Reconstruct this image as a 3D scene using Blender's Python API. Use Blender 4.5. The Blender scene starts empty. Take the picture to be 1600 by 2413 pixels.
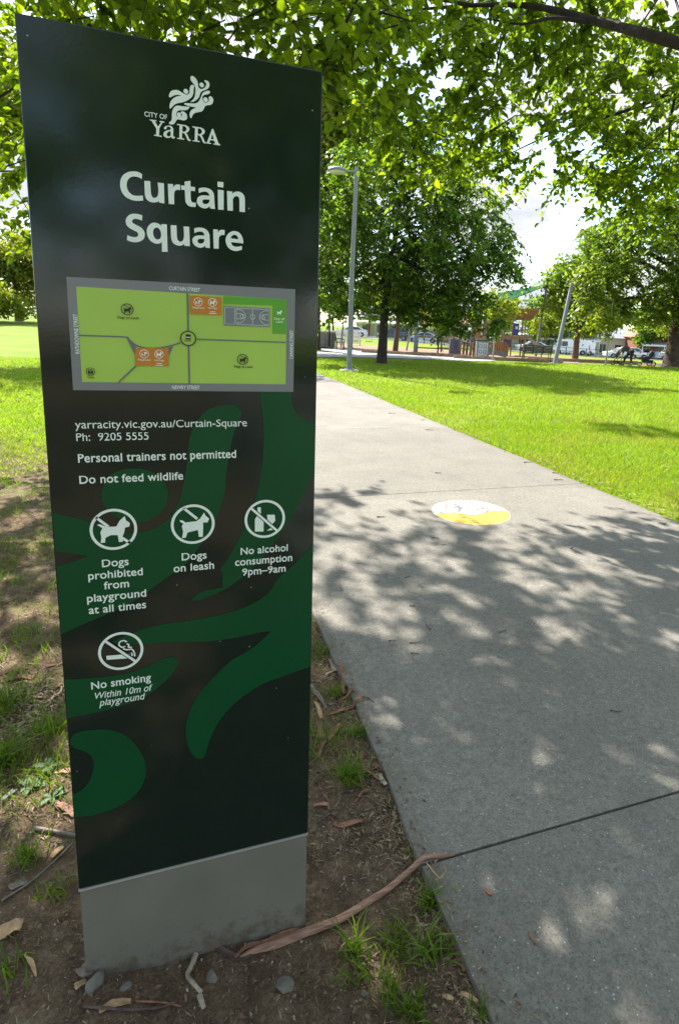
import bpy, math, random
import numpy as np
from mathutils import Vector, Matrix
from mathutils.geometry import tessellate_polygon

S = bpy.context.scene
COL = S.collection
PI = math.pi

# ---------------------------------------------------------------- camera
cam_d = bpy.data.cameras.new("camera")
cam = bpy.data.objects.new("camera", cam_d)
COL.objects.link(cam)
cam_d.sensor_width = 36.0
cam_d.sensor_fit = 'AUTO'
cam_d.lens = 20.156
cam_d.shift_x = -0.04735
cam_d.shift_y = -0.06866
cam_d.clip_start = 0.05
cam_d.clip_end = 2000
R = Matrix(((0.94457591, 0.02278552, -0.32750139),
            (-0.32531385, 0.19905534, -0.92441759),
            (0.04412756, 0.97972332, 0.19543532)))
cam.matrix_world = Matrix.Translation((0, 0, 1.5)) @ R.to_4x4()
S.camera = cam

# ---------------------------------------------------------------- sky, sun, exposure
SUN_AZ, SUN_EL = -15.0, 44.0
w = bpy.data.worlds.new("World")
S.world = w
w.use_nodes = True
nt = w.node_tree
nt.nodes.clear()
wo = nt.nodes.new('ShaderNodeOutputWorld')
bg = nt.nodes.new('ShaderNodeBackground')
sky = nt.nodes.new('ShaderNodeTexSky')
sky.sky_type = 'NISHITA'
sky.sun_disc = False
sky.sun_elevation = math.radians(SUN_EL)
sky.sun_rotation = math.radians(SUN_AZ)
sky.air_density = 1.0
sky.dust_density = 0.6
tc = nt.nodes.new('ShaderNodeTexCoord')
mp = nt.nodes.new('ShaderNodeMapping')
mp.inputs['Scale'].default_value = (1.0, 1.0, 2.6)
cl = nt.nodes.new('ShaderNodeTexNoise')
cl.inputs['Scale'].default_value = 3.7
cl.inputs['Detail'].default_value = 9
cl.inputs['Roughness'].default_value = 0.58
cr = nt.nodes.new('ShaderNodeValToRGB')
cr.color_ramp.elements[0].position = 0.41
cr.color_ramp.elements[0].color = (0, 0, 0, 1)
cr.color_ramp.elements[1].position = 0.575
cr.color_ramp.elements[1].color = (1, 1, 1, 1)
cl2 = nt.nodes.new('ShaderNodeTexNoise')
cl2.inputs['Scale'].default_value = 5.0
cl2.inputs['Detail'].default_value = 6
cr2 = nt.nodes.new('ShaderNodeValToRGB')
cr2.color_ramp.elements[0].position = 0.40
cr2.color_ramp.elements[0].color = (1.5, 1.6, 1.8, 1)
cr2.color_ramp.elements[1].position = 0.62
cr2.color_ramp.elements[1].color = (2.45, 2.43, 2.42, 1)
mx = nt.nodes.new('ShaderNodeMix')
mx.data_type = 'RGBA'
L = nt.links.new
L(tc.outputs['Generated'], mp.inputs['Vector'])
L(mp.outputs['Vector'], cl.inputs['Vector'])
L(mp.outputs['Vector'], cl2.inputs['Vector'])
L(cl.outputs['Fac'], cr.inputs['Fac'])
L(cl2.outputs['Fac'], cr2.inputs['Fac'])
L(cr.outputs['Color'], mx.inputs['Factor'])
L(sky.outputs['Color'], mx.inputs['A'])
L(cr2.outputs['Color'], mx.inputs['B'])
L(mx.outputs['Result'], bg.inputs['Color'])
bg.inputs['Strength'].default_value = 0.15
L(bg.outputs['Background'], wo.inputs['Surface'])

sun_d = bpy.data.lights.new("sun", 'SUN')
sun_d.energy = 4.0
sun_d.angle = math.radians(0.5)
sun_d.color = (1.0, 0.96, 0.88)
sun = bpy.data.objects.new("sun", sun_d)
COL.objects.link(sun)
SD = Vector((math.sin(math.radians(SUN_AZ)) * math.cos(math.radians(SUN_EL)),
             math.cos(math.radians(SUN_AZ)) * math.cos(math.radians(SUN_EL)),
             math.sin(math.radians(SUN_EL))))
sun.rotation_euler = SD.to_track_quat('Z', 'Y').to_euler()
sun.location = SD * 60

S.view_settings.view_transform = 'Standard'
S.view_settings.look = 'None'
S.view_settings.exposure = 1.8
S.view_settings.gamma = 1
S.render.engine = 'CYCLES'
S.cycles.max_bounces = 8
S.cycles.diffuse_bounces = 4
S.cycles.glossy_bounces = 3
S.cycles.transmission_bounces = 5
S.cycles.sample_clamp_indirect = 6
S.cycles.use_denoising = True

# ---------------------------------------------------------------- helpers
def tag(o, label=None, cat=None, group=None, kind=None):
    if label: o['label'] = label
    if cat: o['category'] = cat
    if group: o['group'] = group
    if kind: o['kind'] = kind
    return o

def empty(name, loc=(0, 0, 0), rz=0.0, label=None, cat=None, group=None):
    o = bpy.data.objects.new(name, None)
    o.empty_display_size = 0.2
    COL.objects.link(o)
    o.location = loc
    o.rotation_euler = (0, 0, rz)
    return tag(o, label, cat, group)

def link_mesh(name, me, m, parent=None, smooth=False):
    if m is not None:
        me.materials.append(m)
    if smooth:
        me.polygons.foreach_set('use_smooth', [True] * len(me.polygons))
    o = bpy.data.objects.new(name, me)
    COL.objects.link(o)
    if parent is not None:
        o.parent = parent
    return o

def copy_tree(o, parent=None):
    c = o.copy()
    COL.objects.link(c)
    if parent is not None:
        c.parent = parent
        c.matrix_parent_inverse = o.matrix_parent_inverse.copy()
    for ch in list(o.children):
        copy_tree(ch, c)
    return c

class MB:
    """collects simple shapes and builds them as one mesh object"""
    def __init__(s):
        s.v = []; s.f = []; s.sm = []
    def add(s, vs, fs, smooth=False):
        b = len(s.v)
        s.v += [tuple(p) for p in vs]
        s.f += [tuple(i + b for i in f) for f in fs]
        s.sm += [smooth] * len(fs)
        return s
    def box(s, x0, x1, y0, y1, z0, z1, rot=None, about=None):
        vs = [Vector((x, y, z)) for z in (z0, z1) for y in (y0, y1) for x in (x0, x1)]
        if rot is not None:
            c = Vector(about) if about else Vector(((x0 + x1) / 2, (y0 + y1) / 2, (z0 + z1) / 2))
            vs = [c + rot @ (p - c) for p in vs]
        return s.add(vs, [(0, 2, 3, 1), (4, 5, 7, 6), (0, 1, 5, 4), (2, 6, 7, 3), (0, 4, 6, 2), (1, 3, 7, 5)])
    def tube(s, pts, rads, n=8, caps=True):
        pts = [Vector(p) for p in pts]
        if not hasattr(rads, '__len__'): rads = [rads] * len(pts)
        rings = []; prev = None
        for i, p in enumerate(pts):
            t = (pts[min(i + 1, len(pts) - 1)] - pts[max(i - 1, 0)])
            if t.length < 1e-9: t = Vector((0, 0, 1))
            t.normalize()
            if prev is None:
                a = Vector((1, 0, 0)) if abs(t.x) < 0.8 else Vector((0, 1, 0))
                u = t.cross(a).normalized()
            else:
                u = (prev - t * prev.dot(t)).normalized()
            prev = u
            q = t.cross(u)
            rings.append([p + (u * math.cos(2 * PI * k / n) + q * math.sin(2 * PI * k / n)) * rads[i] for k in range(n)])
        vs = [p for r in rings for p in r]
        fs = []
        for i in range(len(rings) - 1):
            for k in range(n):
                a = i * n + k; b = i * n + (k + 1) % n
                fs.append((a, b, b + n, a + n))
        s.add(vs, fs, True)
        if caps:
            s.add(rings[0], [tuple(range(n))[::-1]])
            s.add(rings[-1], [tuple(range(n))])
        return s
    def lathe(s, prof, c=(0, 0, 0), n=20):
        vs = []; fs = []
        for (r, z) in prof:
            for k in range(n):
                a = 2 * PI * k / n
                vs.append((c[0] + r * math.cos(a), c[1] + r * math.sin(a), c[2] + z))
        for i in range(len(prof) - 1):
            for k in range(n):
                a = i * n + k; b = i * n + (k + 1) % n
                fs.append((a, b, b + n, a + n))
        return s.add(vs, fs, True)
    def prism(s, poly, y0, y1, ax='y', smooth=False):
        """poly in the (x,z) plane pushed along y (or in (y,z) along x, or (x,y) along z)"""
        def m(p, t):
            return {'y': (p[0], t, p[1]), 'x': (t, p[0], p[1]), 'z': (p[0], p[1], t)}[ax]
        n = len(poly)
        vs = [m(p, y0) for p in poly] + [m(p, y1) for p in poly]
        tri = tessellate_polygon([[Vector((p[0], p[1], 0)) for p in poly]])
        fs = [tuple(t) for t in tri] + [tuple(i + n for i in t[::-1]) for t in tri]
        s.add(vs, fs)
        s.add(vs, [(i, (i + 1) % n, (i + 1) % n + n, i + n) for i in range(n)], smooth)
        return s
    def flat(s, loops, y):
        """flat shape with holes in a vertical plane facing -y; loops of (x,z)"""
        tri = tessellate_polygon([[Vector((p[0], p[1], 0)) for p in l] for l in loops])
        pts = [p for l in loops for p in l]
        fs = []
        for t in tri:
            a, b, c = (pts[i] for i in t)
            cr_ = (b[0] - a[0]) * (c[1] - a[1]) - (b[1] - a[1]) * (c[0] - a[0])
            if abs(cr_) < 1e-14: continue
            fs.append(tuple(t) if cr_ > 0 else tuple(t[::-1]))
        return s.add([(p[0], y, p[1]) for p in pts], fs)
    def stroke(s, pts, wd, y):
        pts = [Vector((p[0], p[1])) for p in pts]
        l = []; r = []
        for i, p in enumerate(pts):
            t = (pts[min(i + 1, len(pts) - 1)] - pts[max(i - 1, 0)])
            t.normalize()
            nrm = Vector((-t.y, t.x)) * wd / 2
            l.append(p + nrm); r.append(p - nrm)
        n = len(pts)
        vs = [(p.x, y, p.y) for p in l] + [(p.x, y, p.y) for p in r]
        return s.add(vs, [(i + n, i + 1 + n, i + 1, i) for i in range(n - 1)])
    def ring(s, c, ro, ri, y, n=48):
        vs = []
        for rr in (ro, ri):
            vs += [(c[0] + rr * math.cos(2 * PI * k / n), y, c[1] + rr * math.sin(2 * PI * k / n)) for k in range(n)]
        return s.add(vs, [(k, (k + 1) % n, (k + 1) % n + n, k + n) for k in range(n)])
    def build(s, name, m, parent=None, recalc=False, bevel=0):
        me = bpy.data.meshes.new(name)
        me.from_pydata(s.v, [], s.f)
        if s.f: me.polygons.foreach_set('use_smooth', s.sm)
        if recalc or bevel:
            import bmesh
            bm = bmesh.new(); bm.from_mesh(me)
            bmesh.ops.remove_doubles(bm, verts=bm.verts, dist=1e-5)
            bmesh.ops.recalc_face_normals(bm, faces=bm.faces)
            if bevel:
                es = [e for e in bm.edges if len(e.link_faces) == 2 and e.calc_face_angle(0) > 0.6]
                bmesh.ops.bevel(bm, geom=es, offset=bevel, segments=2, affect='EDGES', profile=0.6)
            bm.to_mesh(me); bm.free()
        me.update()
        return link_mesh(name, me, m, parent)

def smooth_loop(pts, sub=5):
    """closed Catmull-Rom curve; points with a third element are corners"""
    n = len(pts); out = []
    for i in range(n):
        p0, p1, p2, p3 = (pts[(i + k - 1) % n] for k in range(4))
        c1 = len(p1) > 2; c2 = len(p2) > 2
        a = Vector(p1[:2]); b = Vector(p2[:2])
        t1 = (b - Vector(p0[:2])) * 0.5 if not c1 else (b - a)
        t2 = (Vector(p3[:2]) - a) * 0.5 if not c2 else (b - a)
        if c1 and c2:
            out.append((a.x, a.y)); continue
        for k in range(sub):
            t = k / sub
            h = ((2*t**3 - 3*t**2 + 1) * a + (t**3 - 2*t**2 + t) * t1 + (-2*t**3 + 3*t**2) * b + (t**3 - t**2) * t2)
            out.append((h.x, h.y))
    return out

def smooth_line(pts, sub=5):
    pts = [Vector(p) for p in pts]
    out = []
    for i in range(len(pts) - 1):
        p0 = pts[max(i - 1, 0)]; p1 = pts[i]; p2 = pts[i + 1]; p3 = pts[min(i + 2, len(pts) - 1)]
        for k in range(sub):
            t = k / sub
            out.append(0.5 * ((2 * p1) + (p2 - p0) * t + (2*p0 - 5*p1 + 4*p2 - p3) * t*t + (3*p1 - p0 - 3*p2 + p3) * t**3))
    out.append(pts[-1])
    return out

# ---------------------------------------------------------------- materials
def new_mat(name):
    m = bpy.data.materials.new(name)
    m.use_nodes = True
    return m, m.node_tree, m.node_tree.nodes['Principled BSDF']

def mat(name, c, rough=0.6, metal=0.0, var=0.15, scale=6.0, bump=0.0, bscale=60.0, spec=0.5, coat=0.0, dist=0.004):
    m, t, b = new_mat(name)
    N = t.nodes; L = t.links.new
    g = N.new('ShaderNodeNewGeometry'); o = N.new('ShaderNodeTexCoord')
    nz = N.new('ShaderNodeTexNoise'); nz.inputs['Scale'].default_value = scale; nz.inputs['Detail'].default_value = 6
    L(o.outputs['Object'], nz.inputs['Vector'])
    r = N.new('ShaderNodeValToRGB')
    r.color_ramp.elements[0].position = 0.3; r.color_ramp.elements[1].position = 0.7
    r.color_ramp.elements[0].color = tuple(max(0, x * (1 - var)) for x in c) + (1,)
    r.color_ramp.elements[1].color = tuple(min(1, x * (1 + var)) for x in c) + (1,)
    L(nz.outputs['Fac'], r.inputs['Fac']); L(r.outputs['Color'], b.inputs['Base Color'])
    b.inputs['Roughness'].default_value = rough
    b.inputs['Metallic'].default_value = metal
    b.inputs['Specular IOR Level'].default_value = spec
    b.inputs['Coat Weight'].default_value = coat
    if bump:
        n2 = N.new('ShaderNodeTexNoise'); n2.inputs['Scale'].default_value = bscale; n2.inputs['Detail'].default_value = 5
        L(o.outputs['Object'], n2.inputs['Vector'])
        bp = N.new('ShaderNodeBump'); bp.inputs['Strength'].default_value = bump; bp.inputs['Distance'].default_value = dist
        L(n2.outputs['Fac'], bp.inputs['Height']); L(bp.outputs['Normal'], b.inputs['Normal'])
    return m

def leaf_mat(name, dark, light, trans=0.5, tcol=None, rough=0.45, patch=None, psc=.9):
    """leaf with its own colour per leaf, light passing through"""
    m = bpy.data.materials.new(name); m.use_nodes = True
    t = m.node_tree; N = t.nodes; L = t.links.new
    N.clear()
    out = N.new('ShaderNodeOutputMaterial')
    g = N.new('ShaderNodeNewGeometry')
    r = N.new('ShaderNodeValToRGB')
    r.color_ramp.elements[0].color = tuple(dark) + (1,)
    r.color_ramp.elements[1].color = tuple(light) + (1,)
    L(g.outputs['Random Per Island'], r.inputs['Fac'])
    csock = r.outputs['Color']
    pn = N.new('ShaderNodeTexNoise'); pn.inputs['Scale'].default_value = psc; pn.inputs['Detail'].default_value = 7; pn.inputs['Roughness'].default_value = .65
    L(g.outputs['Position'], pn.inputs['Vector'])
    pr_ = N.new('ShaderNodeValToRGB'); pr_.color_ramp.elements[0].position = .46; pr_.color_ramp.elements[1].position = .70
    pr_.color_ramp.elements[1].color = (.8, .8, .8, 1)
    L(pn.outputs['Fac'], pr_.inputs['Fac'])
    pm = N.new('ShaderNodeMix'); pm.data_type = 'RGBA'; pm.inputs['B'].default_value = tuple(patch or [x * .7 + y * .0 for x, y in zip(light, dark)]) + (1,)
    L(pr_.outputs['Color'], pm.inputs['Factor']); L(csock, pm.inputs['A']); csock = pm.outputs['Result']
    d = N.new('ShaderNodeBsdfPrincipled'); d.inputs['Roughness'].default_value = rough
    d.inputs['Specular IOR Level'].default_value = 0.35
    L(csock, d.inputs['Base Color'])
    tr = N.new('ShaderNodeBsdfTranslucent')
    hs = N.new('ShaderNodeMix'); hs.data_type = 'RGBA'; hs.blend_type = 'MULTIPLY'
    hs.inputs['Factor'].default_value = 1.0
    hs.inputs['B'].default_value = tuple(tcol or (2.2, 2.0, 0.7)) + (1,)
    L(csock, hs.inputs['A'])
    L(hs.outputs['Result'], tr.inputs['Color'])
    mxs = N.new('ShaderNodeMixShader'); mxs.inputs['Fac'].default_value = trans
    L(d.outputs['BSDF'], mxs.inputs[1]); L(tr.outputs['BSDF'], mxs.inputs[2])
    L(mxs.outputs['Shader'], out.inputs['Surface'])
    return m

def island_mat(name, stops, rough=0.75):
    m, t, b = new_mat(name)
    N = t.nodes; L = t.links.new
    g = N.new('ShaderNodeNewGeometry'); r = N.new('ShaderNodeValToRGB')
    e = r.color_ramp.elements
    while len(e) < len(stops): e.new(0.5)
    for i, c in enumerate(stops):
        e[i].position = i / (len(stops) - 1); e[i].color = tuple(c) + (1,)
    L(g.outputs['Random Per Island'], r.inputs['Fac']); L(r.outputs['Color'], b.inputs['Base Color'])
    b.inputs['Roughness'].default_value = rough
    return m

# ---------------------------------------------------------------- terrain height
def gz(x, y):
    x = np.asarray(x, float); y = np.asarray(y, float)
    d = .3275 * x + .9244 * y
    az = np.degrees(np.arctan2(x, y))
    t = np.clip((d - 30) / 55, 0, 1.3) ** 1.15
    zz = np.clip(1.7 - 2.9 * (az + 13) / 47.7, -1.5, 1.9)
    return t * zz

def gzs(x, y): return float(gz(x, y))

def near_bump(x, y):
    """soil unevenness beside the path"""
    n = (np.sin(x * 7.1 + 1.3) * np.cos(y * 5.3 + .4) * .007 + np.sin(x * 17 + y * 11) * .004
         + np.sin(x * 31 - y * 23 + 2) * .0025 + np.sin(x * 53 + y * 61) * .0015)
    m = .052 * np.exp(-(((x + .36) / .26) ** 2 + ((y - 1.16) / .5) ** 2))
    return n + m

FW = Vector((.334, .9426, 0)).normalized()      # direction away from the viewer over the park
RT = Vector((.9426, -.334, 0)).normalized()

# ================================================================ SETTING
def ground_material():
    m, t, b = new_mat("ground")
    N = t.nodes; L = t.links.new
    g = N.new('ShaderNodeNewGeometry')
    sep = N.new('ShaderNodeSeparateXYZ'); L(g.outputs['Position'], sep.inputs[0])
    def noise(sc, det=6, rough=.55):
        n = N.new('ShaderNodeTexNoise'); n.inputs['Scale'].default_value = sc
        n.inputs['Detail'].default_value = det; n.inputs['Roughness'].default_value = rough
        L(g.outputs['Position'], n.inputs['Vector']); return n.outputs['Fac']
    def math_(op, a, b_=None, clamp=False):
        n = N.new('ShaderNodeMath'); n.operation = op; n.use_clamp = clamp
        for i, v in enumerate((a, b_)):
            if v is None: continue
            if isinstance(v, (int, float)): n.inputs[i].default_value = v
            else: L(v, n.inputs[i])
        return n.outputs[0]
    def ramp(f, stops):
        r = N.new('ShaderNodeValToRGB'); e = r.color_ramp.elements
        while len(e) < len(stops): e.new(.5)
        for i, (p, c) in enumerate(stops):
            e[i].position = p; e[i].color = tuple(c) + (1,)
        L(f, r.inputs['Fac']); return r.outputs['Color']
    def mix(f, a, c, mode='MIX'):
        n = N.new('ShaderNodeMix'); n.data_type = 'RGBA'; n.blend_type = mode
        for k, v in (('Factor', f), ('A', a), ('B', c)):
            if isinstance(v, (int, float)): n.inputs[k].default_value = v
            elif isinstance(v, tuple): n.inputs[k].default_value = v + (1,)
            else: L(v, n.inputs[k])
        return n.outputs['Result']
    # grass colour
    gr = ramp(noise(1.3, 8, .7), [(.3, (.12, .19, .008)), (.55, (.17, .25, .010)), (.75, (.21, .27, .020))])
    gr2 = ramp(noise(42, 6, .7), [(.3, (.50, .50, .50)), (.7, (1.25, 1.25, 1.2))])
    grass = mix(1.0, gr, gr2, 'MULTIPLY')
    pat = ramp(noise(.42, 7, .65), [(.48, (0, 0, 0)), (.68, (.75, .75, .75))])
    grass = mix(pat, grass, (.24, .23, .045))
    # soil colour
    so = ramp(noise(14, 10, .75), [(.3, (.066, .043, .026)), (.5, (.15, .102, .066)), (.68, (.27, .195, .132))])
    vo = N.new('ShaderNodeTexVoronoi'); vo.inputs['Scale'].default_value = 110
    L(g.outputs['Position'], vo.inputs['Vector'])
    sp = ramp(vo.outputs['Color'], [(.86, (0, 0, 0)), (.93, (1, 1, 1))])
    soil = mix(sp, so, (.26, .19, .12))
    fine = ramp(noise(190, 4, .7), [(.3, (.6, .6, .6)), (.7, (1.4, 1.38, 1.34))])
    soil = mix(1.0, soil, fine, 'MULTIPLY')
    # where soil shows: left of the path and close by
    nz = noise(1.1, 5, .6); nz2 = noise(7, 5, .7)
    yb = math_('ADD', sep.outputs['Y'], math_('MULTIPLY', math_('SUBTRACT', nz, .5), 7.0))
    fy = math_('SUBTRACT', 1.0, math_('DIVIDE', math_('SUBTRACT', yb, 6.6), 2.6, True), True)
    fx = math_('SUBTRACT', 1.0, math_('DIVIDE', math_('SUBTRACT', sep.outputs['X'], 2.0), 0.5, True), True)
    f = math_('MULTIPLY', fy, fx)
    patch = math_('DIVIDE', math_('SUBTRACT', nz2, .50), .16, True)
    patch = math_('MULTIPLY', patch, math_('DIVIDE', math_('SUBTRACT', sep.outputs['Y'], 1.6), 2.5, True))
    f = math_('MULTIPLY', f, math_('SUBTRACT', 1.0, math_('MULTIPLY', patch, .75)))
    L(mix(f, grass, soil), b.inputs['Base Color'])
    b.inputs['Roughness'].default_value = .95
    b.inputs['Specular IOR Level'].default_value = .15
    bp = N.new('ShaderNodeBump'); bp.inputs['Strength'].default_value = .9; bp.inputs['Distance'].default_value = .012
    L(noise(85, 8, .75), bp.inputs['Height']); L(bp.outputs['Normal'], b.inputs['Normal'])
    return m

def axis(a, b, dense):
    """grid lines: coarse far away, fine inside dense=(lo,hi,step)"""
    lo, hi, st = dense
    mid = list(np.arange(lo, hi + 1e-6, st))
    def out(v, end, s):
        r = []; step = st * 1.3
        while abs(end - v) > step:
            v = v + s * step; r.append(v); step = min(step * 1.12, 14)
        r.append(end); return r
    return np.array(out(lo, a, -1)[::-1] + mid + out(hi, b, 1))

gx = axis(-420, 520, (-2.2, .62, .026))
gy = axis(-60, 900, (.35, 4.2, .03))
X, Y = np.meshgrid(gx, gy)
near = np.clip(1 - (np.hypot(X + .5, Y - 2) - 3.2) / 2.5, 0, 1) * (X < .61)
Z = gz(X, Y) - .022 + near_bump(X, Y) * near
nx, ny = len(gx), len(gy)
idx = np.arange(nx * ny).reshape(ny, nx)
F = np.stack([idx[:-1, :-1], idx[:-1, 1:], idx[1:, 1:], idx[1:, :-1]], -1).reshape(-1, 4)

def np_mesh(name, V, faces_n, Fa):
    """V (n,3), faces all with faces_n corners"""
    me = bpy.data.meshes.new(name)
    me.vertices.add(len(V)); me.vertices.foreach_set('co', np.asarray(V, np.float32).ravel())
    Fa = np.asarray(Fa, np.int32)
    me.loops.add(Fa.size); me.loops.foreach_set('vertex_index', Fa.ravel())
    me.polygons.add(len(Fa))
    me.polygons.foreach_set('loop_start', np.arange(0, Fa.size, faces_n, dtype=np.int32))
    me.update(calc_edges=True)
    return me

me = np_mesh("ground", np.stack([X, Y, Z], -1).reshape(-1, 3), 4, F)
GROUND = link_mesh("ground", me, ground_material(), None, True)
tag(GROUND, kind='structure')

def soil_z(x, y):
    n = min(max(1 - (math.hypot(x + .5, y - 2) - 3.2) / 2.5, 0), 1) if x < .61 else 0
    return gzs(x, y) - .022 + float(near_bump(np.float64(x), np.float64(y))) * n

def concrete_material(name, base, speck=True, warm=(1.0, .92, .80)):
    m, t, b = new_mat(name)
    N = t.nodes; L = t.links.new
    g = N.new('ShaderNodeNewGeometry')
    def noise(sc, det=6, rough=.55):
        n = N.new('ShaderNodeTexNoise'); n.inputs['Scale'].default_value = sc
        n.inputs['Detail'].default_value = det; n.inputs['Roughness'].default_value = rough
        L(g.outputs['Position'], n.inputs['Vector']); return n.outputs['Fac']
    def ramp(f, stops):
        r = N.new('ShaderNodeValToRGB'); e = r.color_ramp.elements
        while len(e) < len(stops): e.new(.5)
        for i, (p, c) in enumerate(stops):
            e[i].position = p; e[i].color = tuple(c) + (1,)
        L(f, r.inputs['Fac']); return r.outputs['Color']
    def mix(f, a, c, mode='MIX'):
        n = N.new('ShaderNodeMix'); n.data_type = 'RGBA'; n.blend_type = mode
        for k, v in (('Factor', f), ('A', a), ('B', c)):
            if isinstance(v, (int, float)): n.inputs[k].default_value = v
            elif isinstance(v, tuple): n.inputs[k].default_value = v + (1,)
            else: L(v, n.inputs[k])
        return n.outputs['Result']
    c = [base * k for k in warm]
    col = ramp(noise(1.6, 9, .65), [(.3, [x * .84 for x in c]), (.7, [x * 1.13 for x in c])])
    col = mix(1.0, col, ramp(noise(34, 8, .8), [(.28, (.62, .62, .62)), (.5, (1, 1, 1)), (.75, (1.3, 1.3, 1.28))]), 'MULTIPLY')
    if speck:
        v = N.new('ShaderNodeTexVoronoi'); v.inputs['Scale'].default_value = 230; v.inputs['Randomness'].default_value = 1
        L(g.outputs['Position'], v.inputs['Vector'])
        sepc = N.new('ShaderNodeSeparateColor'); L(v.outputs['Color'], sepc.inputs[0])
        col = mix(1.0, col, ramp(sepc.outputs[0], [(0, (.78, .78, .78)), (.5, (1, 1, 1)), (1, (1.18, 1.17, 1.15))]), 'MULTIPLY')
        v2 = N.new('ShaderNodeTexVoronoi'); v2.inputs['Scale'].default_value = 120
        L(g.outputs['Position'], v2.inputs['Vector'])
        near_ = ramp(v2.outputs['Distance'], [(.22, (1, 1, 1)), (.32, (0, 0, 0))])
        s2 = N.new('ShaderNodeSeparateColor'); L(v2.outputs['Color'], s2.inputs[0])
        lite = ramp(s2.outputs[1], [(.90, (0, 0, 0)), (.93, (.8, .8, .8))])
        dark = ramp(s2.outputs[2], [(.86, (0, 0, 0)), (.90, (.6, .6, .6))])
        col = mix(mix(1.0, near_, lite, 'MULTIPLY'), col, (.56, .55, .52))
        col = mix(mix(1.0, near_, dark, 'MULTIPLY'), col, (.07, .065, .06))
    # brown leaf stains along the edges and in blotches
    st = ramp(noise(2.6, 9, .72), [(.54, (0, 0, 0)), (.74, (.55, .55, .55))])
    col = mix(st, col, (base * .62, base * .55, base * .44))
    if speck:
        sx = N.new('ShaderNodeSeparateXYZ'); L(g.outputs['Position'], sx.inputs[0])
        ms = []
        for op, val in (('SUBTRACT', 1.241), ('DIVIDE', 3.38), ('FLOOR', 0)):
            q = N.new('ShaderNodeMath'); q.operation = op; q.inputs[1].default_value = val
            L(ms[-1].outputs[0] if ms else sx.outputs['Y'], q.inputs[0]); ms.append(q)
        wn = N.new('ShaderNodeTexWhiteNoise'); wn.noise_dimensions = '1D'; L(ms[-1].outputs[0], wn.inputs['W'])
        col = mix(1.0, col, ramp(wn.outputs['Value'], [(0, (.90, .90, .89)), (1, (1.08, 1.07, 1.06))]), 'MULTIPLY')
        # darker, browner margins where soil and leaves lie
        ex = N.new('ShaderNodeMath'); ex.operation = 'SUBTRACT'; L(sx.outputs['X'], ex.inputs[0]); ex.inputs[1].default_value = 2.234
        ea = N.new('ShaderNodeMath'); ea.operation = 'ABSOLUTE'; L(ex.outputs[0], ea.inputs[0])
        en = N.new('ShaderNodeMath'); en.operation = 'MULTIPLY_ADD'; L(noise(9, 6, .7), en.inputs[0]); en.inputs[1].default_value = .30; L(ea.outputs[0], en.inputs[2])
        er = N.new('ShaderNodeMapRange'); er.inputs['From Min'].default_value = 1.70; er.inputs['From Max'].default_value = 1.83; er.inputs['To Max'].default_value = .55
        L(en.outputs[0], er.inputs['Value'])
        col = mix(er.outputs['Result'], col, (base * .60, base * .50, base * .38))
    L(col, b.inputs['Base Color'])
    b.inputs['Roughness'].default_value = .88
    b.inputs['Specular IOR Level'].default_value = .25
    bp = N.new('ShaderNodeBump'); bp.inputs['Strength'].default_value = .55; bp.inputs['Distance'].default_value = .004
    L(noise(120, 7, .8), bp.inputs['Height']); L(bp.outputs['Normal'], b.inputs['Normal'])
    return m

M_path = concrete_material("exposed_concrete", .215)
M_plaza = concrete_material("plaza_concrete", .36, False, (1, .97, .92))
# footpath: slabs with open joints, slightly wavy edges
b = MB()
ys = [-14.0, -8.9, -5.5, -2.15, 1.241, 4.764, 8.08, 11.45, 14.8, 18.2, 21.6, 25.0]
rnd = random.Random(4)
for i in range(len(ys) - 1):
    y0, y1 = ys[i] + .0045, ys[i + 1] - .0045
    n = max(3, int((y1 - y0) / .12)) if -1 < y0 < 9 else 6
    for k in range(n):
        ya = y0 + (y1 - y0) * k / n; yb = y0 + (y1 - y0) * (k + 1) / n
        def e(y):
            return (.606 + .006 * math.sin(y * 4.1) + .004 * math.sin(y * 13), 3.862 + .008 * math.sin(y * 3.3 + 1) + .005 * math.sin(y * 11))
        (la, ra), (lb, rb) = e(ya), e(yb)
        b.add([(la, ya, 0), (ra, ya, 0), (rb, yb, 0), (lb, yb, 0), (la, ya, -.1), (ra, ya, -.1), (rb, yb, -.1), (lb, yb, -.1)],
              [(0, 1, 2, 3), (0, 3, 7, 4), (1, 5, 6, 2)] + ([(0, 4, 5, 1)] if k == 0 else []) + ([(3, 2, 6, 7)] if k == n - 1 else []))
tag(b.build("footpath", M_path), kind='structure')

def strip(name, e1, e2, n, off, m, cols=10):
    """ground sheet between two polylines, following the terrain"""
    P1 = smooth_line([(p[0], p[1], 0) for p in e1], n); P2 = smooth_line([(p[0], p[1], 0) for p in e2], n)
    k = min(len(P1), len(P2)); vs = []; fs = []
    for i in range(k):
        for j in range(cols + 1):
            p = P1[i].lerp(P2[i], j / cols)
            vs.append((p.x, p.y, gzs(p.x, p.y) + off))
    for i in range(k - 1):
        for j in range(cols):
            a = i * (cols + 1) + j
            fs.append((a, a + 1, a + cols + 2, a + cols + 1))
    o = MB().add(vs, fs, True).build(name, m, None, True)
    if o.data.polygons and o.data.polygons[0].normal.z < 0:
        o.data.flip_normals()
    return tag(o, kind='structure')

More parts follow.
